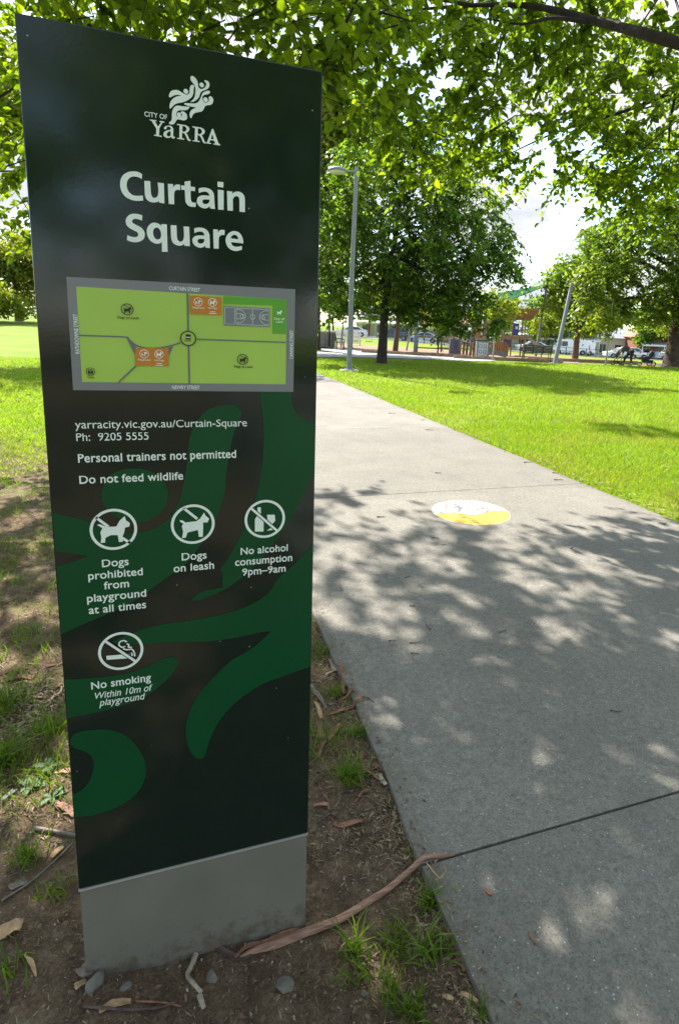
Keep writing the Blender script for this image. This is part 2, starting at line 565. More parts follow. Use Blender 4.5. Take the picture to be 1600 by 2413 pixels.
strip("cross_path", [(-3.2, 25.15), (-1, 25.1), (3, 25.2), (6, 26.8), (10, 27.3), (14.4, 26.7), (17, 28.6), (21.5, 27.9)],
      [(-3.2, 28.4), (-1, 28.7), (3, 30.0), (6, 31.0), (10.5, 31.2), (14.0, 29.4), (17.2, 29.6), (22, 28.9)], 6, .004, M_plaza)
strip("plaza_path", [(8.6, 31.02), (10.5, 31.21), (14.0, 29.45), (15.2, 29.6)],
      [(3.2, 39.5), (8, 39.6), (12.3, 34.0), (15.5, 30.6)], 8, .003, M_plaza)
M_mulch = mat("bark_mulch", (.26, .145, .085), .95, var=.5, scale=9, bump=.8, bscale=40, dist=.03)
strip("mulch_bed", [(9, 39.4), (13, 34.2), (16.2, 31.4), (19.5, 29.9), (25, 29.4), (30, 30)],
      [(12, 47), (17, 45), (22, 44.5), (27, 44), (32, 43), (36, 41)], 6, .006, M_mulch)
M_asph = mat("road_asphalt", (.17, .17, .172), .9, var=.12, scale=1.5)
strip("road", [tuple((FW * 77 + RT * s)[:2]) for s in (-80, -40, 0, 30, 60, 110)],
      [tuple((FW * 92 + RT * s)[:2]) for s in (-80, -40, 0, 30, 60, 110)], 8, .012, M_asph)
strip("pavement", [tuple((FW * 92.2 + RT * s)[:2]) for s in (-80, -40, 0, 30, 60, 110)],
      [tuple((FW * 95.5 + RT * s)[:2]) for s in (-80, -40, 0, 30, 60, 110)], 8, .13, M_plaza)

# ================================================================ THE SIGN
SIGN={'sw':[[(-164.3,1156.9),(-158.6,1180.8),(-145.7,1199.2),(-124,1207.7),(-102.4,1208.9),(-80.7,1204.5),(-62.2,1192.1),(-49.9,1175.6),(-45,1153.8),(-49.5,1132.4),(-61.4,1115),(-81.1,1102.6),(-103.5,1099.1),(-125.2,1105),(-146.3,1118.9),(-159.3,1135.6)],[(-251.3,1129.4,1),(-212.7,1116.4),(-188,1105.2),(-165.9,1091.9),(-129.4,1080.1),(-97.9,1077.7),(-68.8,1085.6),(-42.2,1106.4),(-23.2,1141.7),(-12.2,1188.2),(-4.5,1241.3),(-1.3,1267.6),(8.1,1293.7),(28.2,1319.6),(51.4,1331),(74.8,1333.4),(89.9,1329.8),(97.7,1319.2),(94.9,1303.2),(84.5,1278.4),(77.4,1249.8),(72,1221),(67.2,1188.3),(64.5,1155.2),(57.2,1125.9),(44.8,1092.9),(28.9,1063.9),(13,1038.7),(-8,1010.1),(-28.7,991.2),(-52.5,976.5),(-72.8,961.6),(-88,950),(-119.6,930.2),(-158.7,912.3),(-222.3,888.9),(-252,876.2,1),(-251.4,1020,1),(-220.7,1027),(-196.1,1036.2,1),(-225.6,1046),(-254.1,1051.5,1)],[(134.5,1359.9,1),(140.5,1317.1),(143.4,1281),(141.7,1226.1),(136.4,1181.6),(125.7,1129.3),(107.7,1080.8),(89.7,1043.6),(71.7,1010.3),(51.9,980.2,1),(57.2,976.5,1),(57.8,941,1),(25,938.8),(7.5,933),(-5.9,918.9,1),(14.3,920.3),(60.3,935.9),(107.3,967.4),(140.2,999.9),(173.3,1044.5),(202.7,1089.6),(224.7,1131.2),(239.3,1165.4),(251.7,1188.1,1),(251.9,1291.6,1),(233.3,1297.4),(214.8,1311.2),(201.8,1331.3),(197.9,1360.2,1)],[(251.4,1026,1),(234.3,1005.2),(207.8,977.2),(173.9,948.1),(151.5,915.1),(103.3,890.4),(45.3,877.7),(-17.9,874.1),(-65.6,872.8),(-92.4,868.7),(-119,861.9),(-142.1,855.2),(-160.1,846.2,1),(-133,838.2),(-100.3,833.3),(-66.9,831.4),(-19,826.2),(30.2,820),(88.2,821.3),(132.9,825.6),(160.2,825.9,1),(144.2,810.1),(114,787.2),(73,766.4),(43.4,739.8),(14,709.1),(-4.6,680.8),(-17.8,649.4),(-23.9,616.3),(-21.1,581),(-14.4,555.4),(-3.8,539.7),(7.2,535.8),(14.7,542),(20.6,562.9),(30.3,591.6),(47.4,623.1),(68.2,649.5),(98.5,674.1),(140.6,696.9),(191.2,709.9),(249.4,722.9,1)],[(-253.8,778.7,1),(-219.2,774.1),(-171.6,770.9),(-132.4,772.1),(-102.3,779),(-81.8,787.6),(-61.2,795.2),(-47.5,795.4),(-37.9,789.8),(-35.8,780.1),(-41.3,766.7),(-52.2,750.1),(-69.8,734.7),(-90.9,718),(-125.2,704),(-162,696.9),(-201.2,692.5),(-252.8,689.7,1)],[(-247.4,635.3),(-241.9,648.4),(-225.7,654.2),(-200,652.8),(-177.4,647.6),(-157.9,638.5),(-141.8,624.6),(-125.8,600),(-113.2,571.6),(-107.4,540.1),(-110,514.6),(-119.6,490.8),(-134.1,474.8),(-155.4,460.6),(-186.5,451.5),(-220.2,448.6),(-253.5,453.5,1),(-253.4,508.1,1),(-233.1,515.6),(-219.2,531.1),(-209.7,556.3),(-207.7,576.8),(-212.7,594.6),(-224.9,607.8),(-237.4,615.5),(-245.8,624.8)]],'tx':[('Curtain','t',-109.1,107.7,1700.8,47.8,-2.5),('Square','t',-100.6,104.1,1632.2,47.5,-0.5),('yarracity.vic.gov.au/Curtain-Square','r',-202.2,109.2,1289.7,14,0.4),('Ph: 9205 5555','r',-201.5,-76.7,1265.8,14.5,0.8),('Personal trainers not permitted','b',-200.8,87.5,1224.6,15.7,1.1),('Do not feed wildlife','b',-200.8,-15.6,1183.1,15,1),('Dogs','b',-170.4,-122.2,1011,15,0.4),('prohibited','b',-195.9,-97.1,987,15.1,0.9),('from','b',-169.2,-123.4,963.9,15.2,1.4),('playground','b',-200.5,-92.3,939.6,15.3,2.6),('at all times','b',-198.7,-93.5,914.2,15.1,1.4),('Dogs','b',-22.5,26.3,1010.8,15.3,0.1),('on leash','b',-38.8,40.8,986.6,15.3,1.3),('No alcohol','b',95.2,194.9,1012.4,15,1.6),('consumption','b',83.6,205,988.2,15.2,1.2),('9pm–9am','b',98.2,190.8,964.5,15.3,2),('No smoking','b',-202.8,-90,747,15.9,3.5),('Within 10m of','i',-197.4,-87.3,723.9,14.4,1.6),('playground','i',-190.2,-102.5,706.3,14.5,1.8),('CITY OF','b',-63.6,-26.3,1843.8,7.6,-0.8)],'mt':[('CURTAIN STREET','w',-31.4,23.6,1550.2,6.7,-1.1),('NEWRY STREET','w',-31.3,19.6,1364.8,7.1,-0.7),('Dogs on Leash','k',-121.6,-84.9,1494.2,4.6,-0.9),('Dogs on Leash','k',84.7,120.7,1408.4,4.7,-0.1),('Playground','w',-89.9,-68.3,1418.4,3.2,0.1),('No Dogs','w',-60.8,-44.4,1417.9,3.3,0.2),('Playground','w',8.8,30.2,1519.2,3,-0.3),('No Dogs','w',38,53.9,1519.8,3,0.1),('Dogs off','w',162.4,183.3,1505.2,4,-0.3),('Leash','w',166.1,179.9,1499.4,4,0),('Toilets','k',-176.5,-165.1,1383.9,3.5,0.2),('Shelter','k',-6.8,6.6,1456.6,3.2,0.1)],'mv1': ('RATHDOWNE STREET',1428,1498.8,-190.1),'mv2': ('CANNING STREET',1428.5,1485.8,197.4),'rings':[(-146.2,1087.6,43.1,42.9),(1,1087.6,42.3,41.7),(146,1088.6,42.2,41.8),(-144.4,824.6,42.6,42.1)],'dog':[(-175.3,1099.4,1),(-170.1,1100.4,1),(-158.2,1093.8,1),(-141.2,1093.6,1),(-134.5,1105.6,1),(-125.5,1113.9,1),(-123.4,1104.9,1),(-116.7,1099,1),(-117.9,1091.9,1),(-125.8,1090,1),(-127.8,1080,1),(-132.3,1069.5,1),(-130.2,1061.4,1),(-138,1060.9,1),(-139.6,1075.5,1),(-151.3,1076.5,1),(-161.4,1071.9,1),(-162.7,1062,1),(-170.4,1061.9,1),(-168.7,1072.5,1),(-170,1083.3,1),(-165.9,1091.9,1)],'dogleash':[(-24.3,1098.6,1),(-17.7,1096.6,1),(-13.5,1092.6,1),(7.3,1093.7,1),(14.8,1098.8,1),(22.9,1111.3,1),(25.5,1104.8,1),(32.8,1097.5,1),(29.3,1089.5,1),(20.8,1090.1,1),(20.6,1077.8,1),(19.5,1059,1),(11.7,1059.6,1),(10.3,1074.8,1),(-10,1070.8,1),(-13.6,1059.8,1),(-20.9,1059.7,1),(-18.3,1073.3,1),(-20.7,1084.6,1),(-17.8,1090.7,1),(-23.4,1094.8,1)],'bottle':[(130.3,1115.7,1),(137.2,1115.2,1),(137.2,1098,1),(143,1087.9,1),(143,1060.7,1),(124.9,1062.1,1),(124.9,1089.2,1),(130.3,1098.4,1)],'glass':[(150.2,1097.8,1),(166.3,1096.8,1),(167.5,1084.2,1),(163.1,1077.5,1),(160.5,1076.9,1),(160.6,1067.2,1),(169.5,1063,1),(149.2,1062.2,1),(157.7,1067.4,1),(157.6,1077.1,1),(151.7,1082.2,1)],'cig':[(-172,818.1,1),(-129,816,1),(-128.4,806,1),(-171.5,809.1,1)],'slash':[[(-176.3,1114.6),(-155.1,1093.6)],[(-133.5,1070.4),(-117.1,1056.6)],[(-16.1,1123),(9.4,1098.4)],[(115,1116.6),(172.4,1059.6)],[(-174.2,853.4),(-118.2,797.6)]],'smoke':[[(-132.8,843.3),(-137.5,847.1),(-145,845.9),(-147.6,838.9),(-142.3,833),(-135.8,834)],[(-140.5,830),(-133.5,825.8),(-124.4,825.9),(-119.4,818)],[(-133,839.4),(-129.2,836.1),(-130.1,831.1),(-123.5,830.1)],[(-124.4,818),(-124,810.1)],[(-119.4,817.3),(-119.1,808.5)]],'logo':[[(14.8,1920),(18.1,1921.1),(21.9,1919.1),(25.1,1915.5),(26.7,1910.5),(27.1,1905.8),(29.3,1903),(33.1,1902.6),(37.6,1905.4),(40.4,1909.6),(40.5,1913.3),(37.8,1915.5),(37.8,1917.4),(41.1,1917.9),(45,1916.1),(46.3,1912.1),(45.4,1907.7),(41.5,1903.4),(35.3,1900.3),(31.4,1897),(29.6,1893),(27.9,1888.5),(23.9,1883.6),(18.3,1879.6),(12.8,1878.2,1),(17.9,1883.2),(20.7,1888.4),(21.9,1895),(22.3,1901.3),(21.1,1905.9),(17.9,1910.1),(14.7,1913.7),(14.3,1917.8)],[(-21.8,1880.6),(-22.3,1883.7),(-20.6,1888.1),(-17.2,1891.8),(-11.8,1893.9),(-6.4,1894.1),(-2.1,1892.1),(2.2,1890.2),(6.5,1889.1),(10.4,1891),(12.1,1894.4),(12.4,1899.7),(13.9,1904.2),(16.7,1906.7),(20,1906.2),(19.9,1903.6),(19.1,1899.8),(18.6,1893.4),(16.3,1887.7),(11.8,1882.8),(6.2,1878.7),(-0.4,1875.6),(-8,1873.1),(-13.5,1869.9),(-16.9,1866.2),(-20.2,1862.5),(-21.7,1862.8),(-21.7,1868.1),(-19.9,1873.6),(-16,1878.9),(-11,1882.9),(-1.7,1886.8,1),(-7.7,1886.5),(-13.1,1885.1),(-16.4,1883.1),(-19.7,1880.8)],[(46.8,1901.1),(46.2,1897.8),(41.9,1895.2),(37.4,1893.7),(34.2,1890.6),(33.9,1886.8),(35.5,1882.8),(39.4,1881.3),(43.4,1883.5),(45.1,1887),(44.6,1890.6),(46.3,1892.7),(49.1,1892.9),(51.9,1890.2),(52.4,1886),(50.6,1881.4),(47.2,1878.7),(41.6,1877.3),(37.6,1874.6),(35.9,1870.6),(32.4,1865.8),(26.9,1863.8),(20.2,1861.2),(16.8,1857.5),(14.4,1852.4),(12.8,1852.1),(11.4,1856.2),(12.4,1861.7),(15.8,1866.4),(23.1,1871,1),(15.9,1870.9),(8.3,1871.7),(2.8,1873.1),(4,1875),(10.6,1876),(19.4,1876.8),(24.9,1879),(28.9,1883.9),(31.8,1890.2),(34.1,1895.9),(38.6,1899.5),(43.6,1901.6)],[(-13.6,1866.2),(-8.1,1869.1),(-0.5,1869.2),(7.1,1869.9),(11.3,1870.2),(9.8,1866.6),(5.4,1863.8),(-0.7,1862.6),(-6.2,1861.6),(-9.5,1858.9),(-11.2,1854.4),(-9.7,1851.4),(-5.3,1850.5),(-2,1852.6),(-0.8,1855.9),(-3.3,1858.4),(-1.8,1860.6),(2,1860.6),(6.3,1857.5),(7.3,1852.4),(6.1,1849),(2.2,1846.5),(-3.3,1846.5),(-8.7,1846.6),(-12.1,1843.1),(-14.9,1838.4),(-18.8,1836.8),(-23.3,1837.2),(-23,1839.9),(-19.7,1843),(-18.5,1847.5),(-18.3,1853.8),(-17,1860.4)]],'heads':[(33,1909.2,3.6,4.1),(6,1894.4,4.1,4.1),(39.2,1886.2,3.9,4),(-6.2,1854.4,4.1,3.8)],'yarra':[[[(-55.3,1839.7,1),(-43.9,1839.9,1),(-44,1838.4,1),(-46.9,1838,1),(-41.8,1830.1,1),(-36.5,1837.7,1),(-39.2,1838.1,1),(-38.9,1839.8,1),(-31.1,1839.8,1),(-31.3,1837.9,1),(-34.4,1837.5,1),(-39.7,1827.4,1),(-40.7,1815.8,1),(-36.1,1815.7,1),(-36.5,1813.7,1),(-49,1814.2,1),(-49,1815.9,1),(-45.4,1816,1),(-44.9,1826.1,1),(-52.5,1838.2,1),(-55.3,1838.2,1)]],[[(-32.1,1830.1,1),(-28.6,1833,1),(-23.1,1834.6,1),(-18.8,1833.6,1),(-16.5,1830.2,1),(-17.1,1818.9,1),(-16,1816.9,1),(-14.1,1817.2,1),(-14.4,1815.2,1),(-16.7,1813.8,1),(-19.4,1814.3,1),(-20.6,1816.2,1),(-24.8,1813.7,1),(-29.2,1813.4,1),(-32.9,1815.6,1),(-33.5,1819.2,1),(-31.6,1823.2,1),(-26.6,1826.3,1),(-21.2,1827.9,1),(-20.6,1830.1,1),(-22.7,1832.5,1),(-25.9,1832.4,1),(-27.6,1830.7,1),(-27.9,1828,1),(-30.4,1827.1,1),(-32.2,1827.9,1)],[(-21.2,1825.8,1),(-25.6,1823.6,1),(-27.9,1820,1),(-26.9,1816.4,1),(-23.7,1816.4,1),(-21.4,1818.8,1)]],[[(-10.2,1839.1,1),(4.2,1839.1,1),(9.1,1837.1,1),(10.9,1833.6,1),(9.5,1829.6,1),(5,1826.5,1),(7.7,1822.4,1),(9.8,1816.7,1),(12.5,1815.5,1),(12.5,1813.7,1),(8.6,1813.6,1),(6.4,1815.7,1),(3.8,1822.4,1),(1.2,1825.5,1),(-1.8,1825.8,1),(-2.4,1816.6,1),(1.5,1816.1,1),(1.4,1814.5,1),(-10.6,1814.4,1),(-10.6,1815.9,1),(-7.1,1816.2,1),(-5.9,1837.1,1),(-10.3,1837.4,1)],[(-1.1,1837.2,1),(3.3,1836.8,1),(5.8,1833.9,1),(4.9,1830,1),(1.8,1827.8,1),(-1.5,1827.7,1)]],[[(15.8,1838.9,1),(30.5,1838.9,1),(35.5,1836.9,1),(37.4,1833.4,1),(35.9,1829.4,1),(31.4,1826.2,1),(34.1,1822,1),(36.3,1816.3,1),(39.1,1815.1,1),(39,1813.3,1),(35.1,1813.2,1),(32.9,1815.3,1),(30.2,1822,1),(27.4,1825.2,1),(24.4,1825.5,1),(23.9,1816.3,1),(27.8,1815.7,1),(27.8,1814.1,1),(15.5,1814,1),(15.5,1815.5,1),(19.1,1815.8,1),(20.2,1836.9,1),(15.8,1837.2,1)],[(25.1,1837,1),(29.6,1836.6,1),(32.1,1833.7,1),(31.2,1829.8,1),(28.1,1827.5,1),(24.7,1827.5,1)]],[[(49.4,1839.3,1),(51.7,1839.7,1),(60.5,1816.6,1),(63.5,1815.3,1),(63.3,1813.3,1),(51.5,1813.4,1),(51.5,1815.1,1),(54.7,1815.2,1),(53.3,1820,1),(46.3,1820.1,1),(43.9,1815.4,1),(47.6,1815.4,1),(47.3,1813.7,1),(37.7,1813.7,1),(37.7,1815.4,1),(40.5,1815.8,1)],[(47.4,1822.5,1),(52.5,1822.1,1),(49.8,1831,1)]]],'map':[(-201.1,1562.7),(204.7,1566.4),(203,1360.5),(-201.8,1361.4)],'mapin':[(-186.4,1546.9),(187.6,1545.6),(187,1376),(-186.2,1376.6)],'roads':[[(0.7,1546.5),(0.5,1463.1),(0.3,1376.6)],[(16.2,1461.3),(186.2,1461)],[(-186,1461.2),(-113.2,1461),(-105.4,1457.9)],[(-105.4,1457.9),(-92.4,1446.5),(-73.5,1441.5),(-51.5,1442.8),(-34.6,1446.5),(-14.2,1453.7)],[(-93.9,1407.8),(-124.8,1376.7)]],'tri':[[(-108,1459.2,1),(-92.4,1445.3,1),(-93.9,1427.2,1)],[(-35.6,1443.5,1),(-27.1,1447.4,1),(-35.2,1428.7,1)]],'or':[[(-93.6,1441.8),(-35.6,1442.7),(-36.6,1409),(-94.9,1408.4)],[(5.1,1542.4),(62.1,1542.9),(61.6,1508.8),(4.3,1508.7)]],'dg':[(65.9,1545.1,1),(187.3,1545.6,1),(186.7,1477.6,1),(159.4,1477.5,1),(159.1,1532.4,1),(65.7,1529.8,1)],'court':[(66.2,1526.9),(154.2,1526.4),(154.4,1490),(65.8,1489.6)],'cline':[[(68.6,1524.3),(86.8,1524.1),(86.6,1492.9),(68.2,1492.7),(68.6,1524.3)],[(89.8,1523.9),(152.1,1523.8),(152.2,1492),(89.6,1493),(89.8,1523.9)],[(120.7,1524),(120.6,1492.5)],[(89.8,1521.2),(101.1,1519.7),(107.3,1508.9),(101,1497.7),(89.6,1495.4)],[(152.1,1521.4),(140.4,1519.6),(134,1508.4),(140.5,1496.4),(152.2,1494.5)],[(89.7,1513.2),(101.1,1512.8),(101,1503.8),(89.7,1503.8)],[(152.1,1513.5),(141.4,1513.6),(141.4,1504.4),(152.1,1503.7)]],'cc':[(120.6,1508.4,4.9,4.9),(101,1508.3,4.2,4.2),(140.8,1508.6,4.2,4.2)],'mc':[(0.2,1462.4,14,14.5),(-104.5,1511.2,10.6,11.3),(101.2,1424.8,10.7,10.9),(-171,1395.9,7.5,8.4),(-78.6,1430.8,8,8.5),(-52.6,1430.9,8,8.6),(19.6,1531.4,8,8.1),(45.7,1532,8.1,8.2)],'shel':[(-4.2,1470.4),(4.9,1470.1),(4.7,1460.3),(-4.4,1460.6)],'white dog': (172.9,1519.4),'title':[[[(-70.6,1747.9,1),(-76,1750.4),(-81.7,1751.1),(-88,1750.3),(-95.1,1747.8),(-102.4,1741.9),(-106.4,1734),(-107.3,1727.4),(-107.1,1721),(-105,1714),(-100.3,1707.6),(-94.1,1704),(-86.4,1702.1),(-79.3,1702.1),(-70.5,1703.6,1),(-71,1712,1),(-77.5,1710.9),(-83.9,1710.5),(-89.5,1712.1),(-94.3,1716.6),(-96.5,1722.9),(-96.6,1728.6),(-95.1,1734.2),(-91.3,1739.3),(-86.2,1741.9),(-80.6,1742.4),(-75.6,1741.6),(-71.7,1739.4,1)]],[[(-67.6,1737.1,1),(-57.8,1737.9,1),(-57.4,1721.5),(-56.5,1714.3),(-53.8,1710.6),(-50.2,1710.6),(-46.8,1713.5),(-45.1,1719.2),(-44.7,1725.9),(-45.5,1736.9,1),(-34.9,1736.9,1),(-35.2,1702.5,1),(-44.2,1703.1,1),(-44.3,1705.7,1),(-48.2,1703.4),(-54.1,1702.2),(-60.5,1703.2),(-65.1,1707.1),(-67.3,1713.1),(-67.6,1723.3)]],[[(-28.4,1737,1),(-19.4,1737.1,1),(-19.5,1731.7,1),(-16.8,1735.4),(-12.7,1737.5),(-7.7,1737.5,1),(-7.4,1728.3,1),(-12.2,1728.3),(-16,1726.6),(-17.9,1722.3),(-18.4,1714.1),(-18.4,1702.8,1),(-27.8,1702.6,1),(-28.3,1720.4,1)]],[[(0.4,1743.9,1),(10.4,1746.5,1),(10.2,1736.6,1),(18.3,1736.5,1),(18.1,1729.5,1),(10.2,1729.3,1),(10.3,1717.5),(11,1712.3),(13.5,1709.5),(19,1709.8,1),(18.7,1702.2,1),(11.1,1701.7),(5.9,1703.2),(2.2,1706.9),(0.8,1712.7),(0.3,1729.5,1),(-5.6,1729.3,1),(-6.2,1736.9,1),(0.3,1736.9,1)]],[[(24.3,1734.8,1),(30,1737),(36.1,1737.5),(43.7,1736.3),(49,1732.4),(51.4,1725.8),(51.7,1718.3),(52.7,1701.8,1),(44,1702.4,1),(43.9,1706.4,1),(39.4,1702.9),(33.9,1701.2),(27.8,1702.5),(23,1706.1),(20.8,1711.1),(21.1,1714.9),(23.2,1719.7),(28.2,1722.9),(34.3,1724.1),(42.9,1724.1,1),(42.4,1727.1),(39.8,1729.8),(35.2,1730.7),(29.9,1729.4),(24.5,1727,1)],[(43.4,1717.5,1),(34.2,1716.9),(30.7,1714.1),(31.1,1710.7),(34.1,1708.9),(38.7,1709.7),(42.2,1712.7)]],[[(58.2,1736.8,1),(68.7,1736.5,1),(68.3,1702.1,1),(58.3,1701.8,1)]],[[(57.9,1750.7,1),(68.6,1750.8,1),(68.1,1741.3,1),(57.8,1741.7,1)]],[[(74.7,1736.4,1),(84.5,1736.2,1),(84.4,1732.4,1),(88.8,1736.1),(94.3,1737.5),(100.7,1736.3),(105,1732.5),(107,1725.8),(107.1,1702,1),(97.1,1702,1),(97,1722.4),(95.8,1727.3),(92.3,1729),(88.3,1727.6),(85.5,1723.5),(85.1,1718.1),(85.1,1702.3,1),(75.1,1702,1),(74.9,1720,1)]],[[(-72.8,1678.1,1),(-78.9,1679.6),(-86.8,1679.7),(-93.3,1677.7),(-98.4,1672.8),(-100.9,1667.1),(-100.6,1661.9),(-98.3,1657.3),(-94.2,1654),(-88.6,1651.2),(-83.6,1649.1),(-81.2,1645.9),(-82.1,1641.8),(-85.4,1639.7),(-90.5,1639.7),(-95.5,1640.6),(-99.1,1642.2,1),(-100.2,1633.4,1),(-93,1631.1),(-85,1631),(-77.7,1633.4),(-72.5,1637.7),(-70.2,1644),(-70.6,1649.9),(-74,1655.6),(-79.7,1659.1),(-86,1661.9),(-89.9,1664.4),(-89.9,1668.1),(-86.7,1670.8),(-81.4,1671.3),(-73.9,1669.3,1)]],[[(-32.1,1666.7,1),(-41.2,1666.5,1),(-42,1663.5,1),(-45.9,1666.5),(-51.8,1667.8),(-57.7,1666.5),(-62.9,1661.8),(-66,1655.6),(-66.4,1648.8),(-65,1642.2),(-60.9,1635.8),(-55.1,1632.1),(-50,1631.3),(-44.8,1632.6),(-41.7,1635.2,1),(-41.9,1617.8,1),(-32.2,1618.6,1)],[(-42.7,1651.7),(-42.5,1645.7),(-44.5,1641),(-48.3,1639),(-52.7,1640.3),(-55.4,1645.3),(-56,1651.3),(-54.7,1655.9),(-51.3,1659.2),(-46.9,1658.9),(-44.1,1655.7)]],[[(-25.6,1666.2,1),(-15.5,1666.5,1),(-15.4,1649.7),(-14.5,1642.1),(-11,1638.6),(-8,1639),(-4.9,1641.4),(-3.2,1647.7),(-2.9,1654.6),(-3.5,1666,1),(6.5,1666.2,1),(6.9,1631.8,1),(-3,1632,1),(-2.9,1635.1,1),(-6.6,1632.5),(-11.9,1631),(-18.7,1632.6),(-23.1,1636.4),(-25.2,1642.7),(-25.6,1651.8)]],[[(15,1663.9,1),(20.3,1666),(26.4,1666.7),(33.3,1665.7),(38.7,1662.3),(41.8,1656.4),(42.4,1649.5),(42.6,1631.4,1),(34.3,1631.7,1),(34.1,1635.4,1),(30.4,1632.1),(25,1630.7),(18.8,1631.9),(13.5,1636.1),(11.4,1642.1),(12.6,1646.8),(16.5,1650.6),(23.1,1652.5),(33.1,1653.3,1),(32.4,1656.3),(29.7,1659.2),(24.7,1659.5),(20.1,1658.3),(15.6,1655.9,1)],[(33,1646.9,1),(24.5,1646.5),(21,1643.7),(21.3,1640.3),(24.3,1638.2),(29,1639),(32.1,1642)]],[[(49,1666,1),(57.4,1666,1),(57.2,1660.1,1),(59.8,1664.3),(63.7,1666.3),(69.8,1666.4,1),(69.5,1657.4,1),(64.8,1656.9),(61.2,1655.1),(59,1650.2),(58.5,1631.7,1),(49.5,1631.4,1),(49,1650.1,1)]],[[(81.1,1645.7,1),(103.8,1645.1,1),(103.4,1651.8),(101,1658.6),(96.2,1664.1),(89.8,1666.1),(83.5,1665.5),(76.3,1660.7),(72.2,1653.7),(71.2,1647.4),(72.9,1640.4),(76.8,1634.5),(83.2,1631),(91.2,1630.3),(101.3,1633.5,1),(101.3,1640.5,1),(94.5,1638.5),(88,1638.2),(83.2,1640.5)],[(80.8,1652.5,1),(94.5,1651.8,1),(93.4,1656.4),(89.8,1659.2),(85.8,1659),(82.2,1656.2)]]]}

YF = -.05                                   # front face of the post in its own frame
sign = empty("park_sign", (.003, 1.232, 0), 0,
             "tall dark green park sign with white lettering and map beside the concrete path", "sign")

def panel_material():
    m, t, b = new_mat("sign_enamel")
    N = t.nodes; L = t.links.new
    o = N.new('ShaderNodeTexCoord')
    v = N.new('ShaderNodeTexVoronoi'); v.inputs['Scale'].default_value = 34
    L(o.outputs['Object'], v.inputs['Vector'])
    r1 = N.new('ShaderNodeValToRGB'); r1.color_ramp.elements[0].position = .035; r1.color_ramp.elements[0].color = (1, 1, 1, 1)
    r1.color_ramp.elements[1].position = .05; r1.color_ramp.elements[1].color = (0, 0, 0, 1)
    L(v.outputs['Distance'], r1.inputs['Fac'])
    s = N.new('ShaderNodeSeparateColor'); L(v.outputs['Color'], s.inputs[0])
    r2 = N.new('ShaderNodeValToRGB'); r2.color_ramp.elements[0].position = .70; r2.color_ramp.elements[1].position = .74
    L(s.outputs[0], r2.inputs['Fac'])
    mu = N.new('ShaderNodeMix'); mu.data_type = 'RGBA'; mu.blend_type = 'MULTIPLY'; mu.inputs['Factor'].default_value = 1
    L(r1.outputs['Color'], mu.inputs['A']); L(r2.outputs['Color'], mu.inputs['B'])
    nz = N.new('ShaderNodeTexNoise'); nz.inputs['Scale'].default_value = 3; nz.inputs['Detail'].default_value = 8
    L(o.outputs['Object'], nz.inputs['Vector'])
    cr = N.new('ShaderNodeValToRGB'); cr.color_ramp.elements[0].color = (.006, .0145, .0105, 1); cr.color_ramp.elements[1].color = (.0095, .020, .0148, 1)
    L(nz.outputs['Fac'], cr.inputs['Fac'])
    mx = N.new('ShaderNodeMix'); mx.data_type = 'RGBA'; mx.inputs['B'].default_value = (.35, .36, .33, 1)
    L(mu.outputs['Result'], mx.inputs['Factor']); L(cr.outputs['Color'], mx.inputs['A'])
    L(mx.outputs['Result'], b.inputs['Base Color'])
    rr = N.new('ShaderNodeMapRange'); rr.inputs['To Min'].default_value = .05; rr.inputs['To Max'].default_value = .15
    L(nz.outputs['Fac'], rr.inputs['Value']); L(rr.outputs['Result'], b.inputs['Roughness'])
    n2 = N.new('ShaderNodeTexNoise'); n2.inputs['Scale'].default_value = 120; n2.inputs['Detail'].default_value = 2
    L(o.outputs['Object'], n2.inputs['Vector'])
    bp = N.new('ShaderNodeBump'); bp.inputs['Strength'].default_value = .05; bp.inputs['Distance'].default_value = .001
    L(n2.outputs['Fac'], bp.inputs['Height']); L(bp.outputs['Normal'], b.inputs['Normal'])
    return m
M_enamel = panel_material()
M_swirl = mat("swirl_green", (.0012, .060, .019), .32, spec=.3, var=.10, scale=4, bump=.05, bscale=120)
M_white = mat("sign_white", (.76, .85, .78), .35, var=.03, scale=20)
M_signbase = mat("sign_base_paint", (.168, .160, .130), .6, var=.10, scale=7, bump=.25, bscale=260, dist=.001)
def splash():
    t = M_signbase.node_tree; N = t.nodes; L = t.links.new; b = N['Principled BSDF']
    src = b.inputs['Base Color'].links[0].from_socket
    o = N.new('ShaderNodeTexCoord'); sp = N.new('ShaderNodeSeparateXYZ'); L(o.outputs['Object'], sp.inputs[0])
    nz = N.new('ShaderNodeTexNoise'); nz.inputs['Scale'].default_value = 26; nz.inputs['Detail'].default_value = 9; nz.inputs['Roughness'].default_value = .75
    L(o.outputs['Object'], nz.inputs['Vector'])
    m1 = N.new('ShaderNodeMapRange'); m1.inputs['From Min'].default_value = .02; m1.inputs['From Max'].default_value = .13; m1.inputs['To Min'].default_value = .15; m1.inputs['To Max'].default_value = -.12
    L(sp.outputs['Z'], m1.inputs['Value'])
    ad = N.new('ShaderNodeMath'); ad.operation = 'ADD'; L(nz.outputs['Fac'], ad.inputs[0]); L(m1.outputs['Result'], ad.inputs[1])
    r = N.new('ShaderNodeValToRGB'); r.color_ramp.elements[0].position = .55; r.color_ramp.elements[1].position = .75; r.color_ramp.elements[1].color = (.8, .8, .8, 1)
    L(ad.outputs[0], r.inputs['Fac'])
    mx = N.new('ShaderNodeMix'); mx.data_type = 'RGBA'; mx.inputs['B'].default_value = (.085, .06, .042, 1)
    L(r.outputs['Color'], mx.inputs['Factor']); L(src, mx.inputs['A']); L(mx.outputs['Result'], b.inputs['Base Color'])
splash()
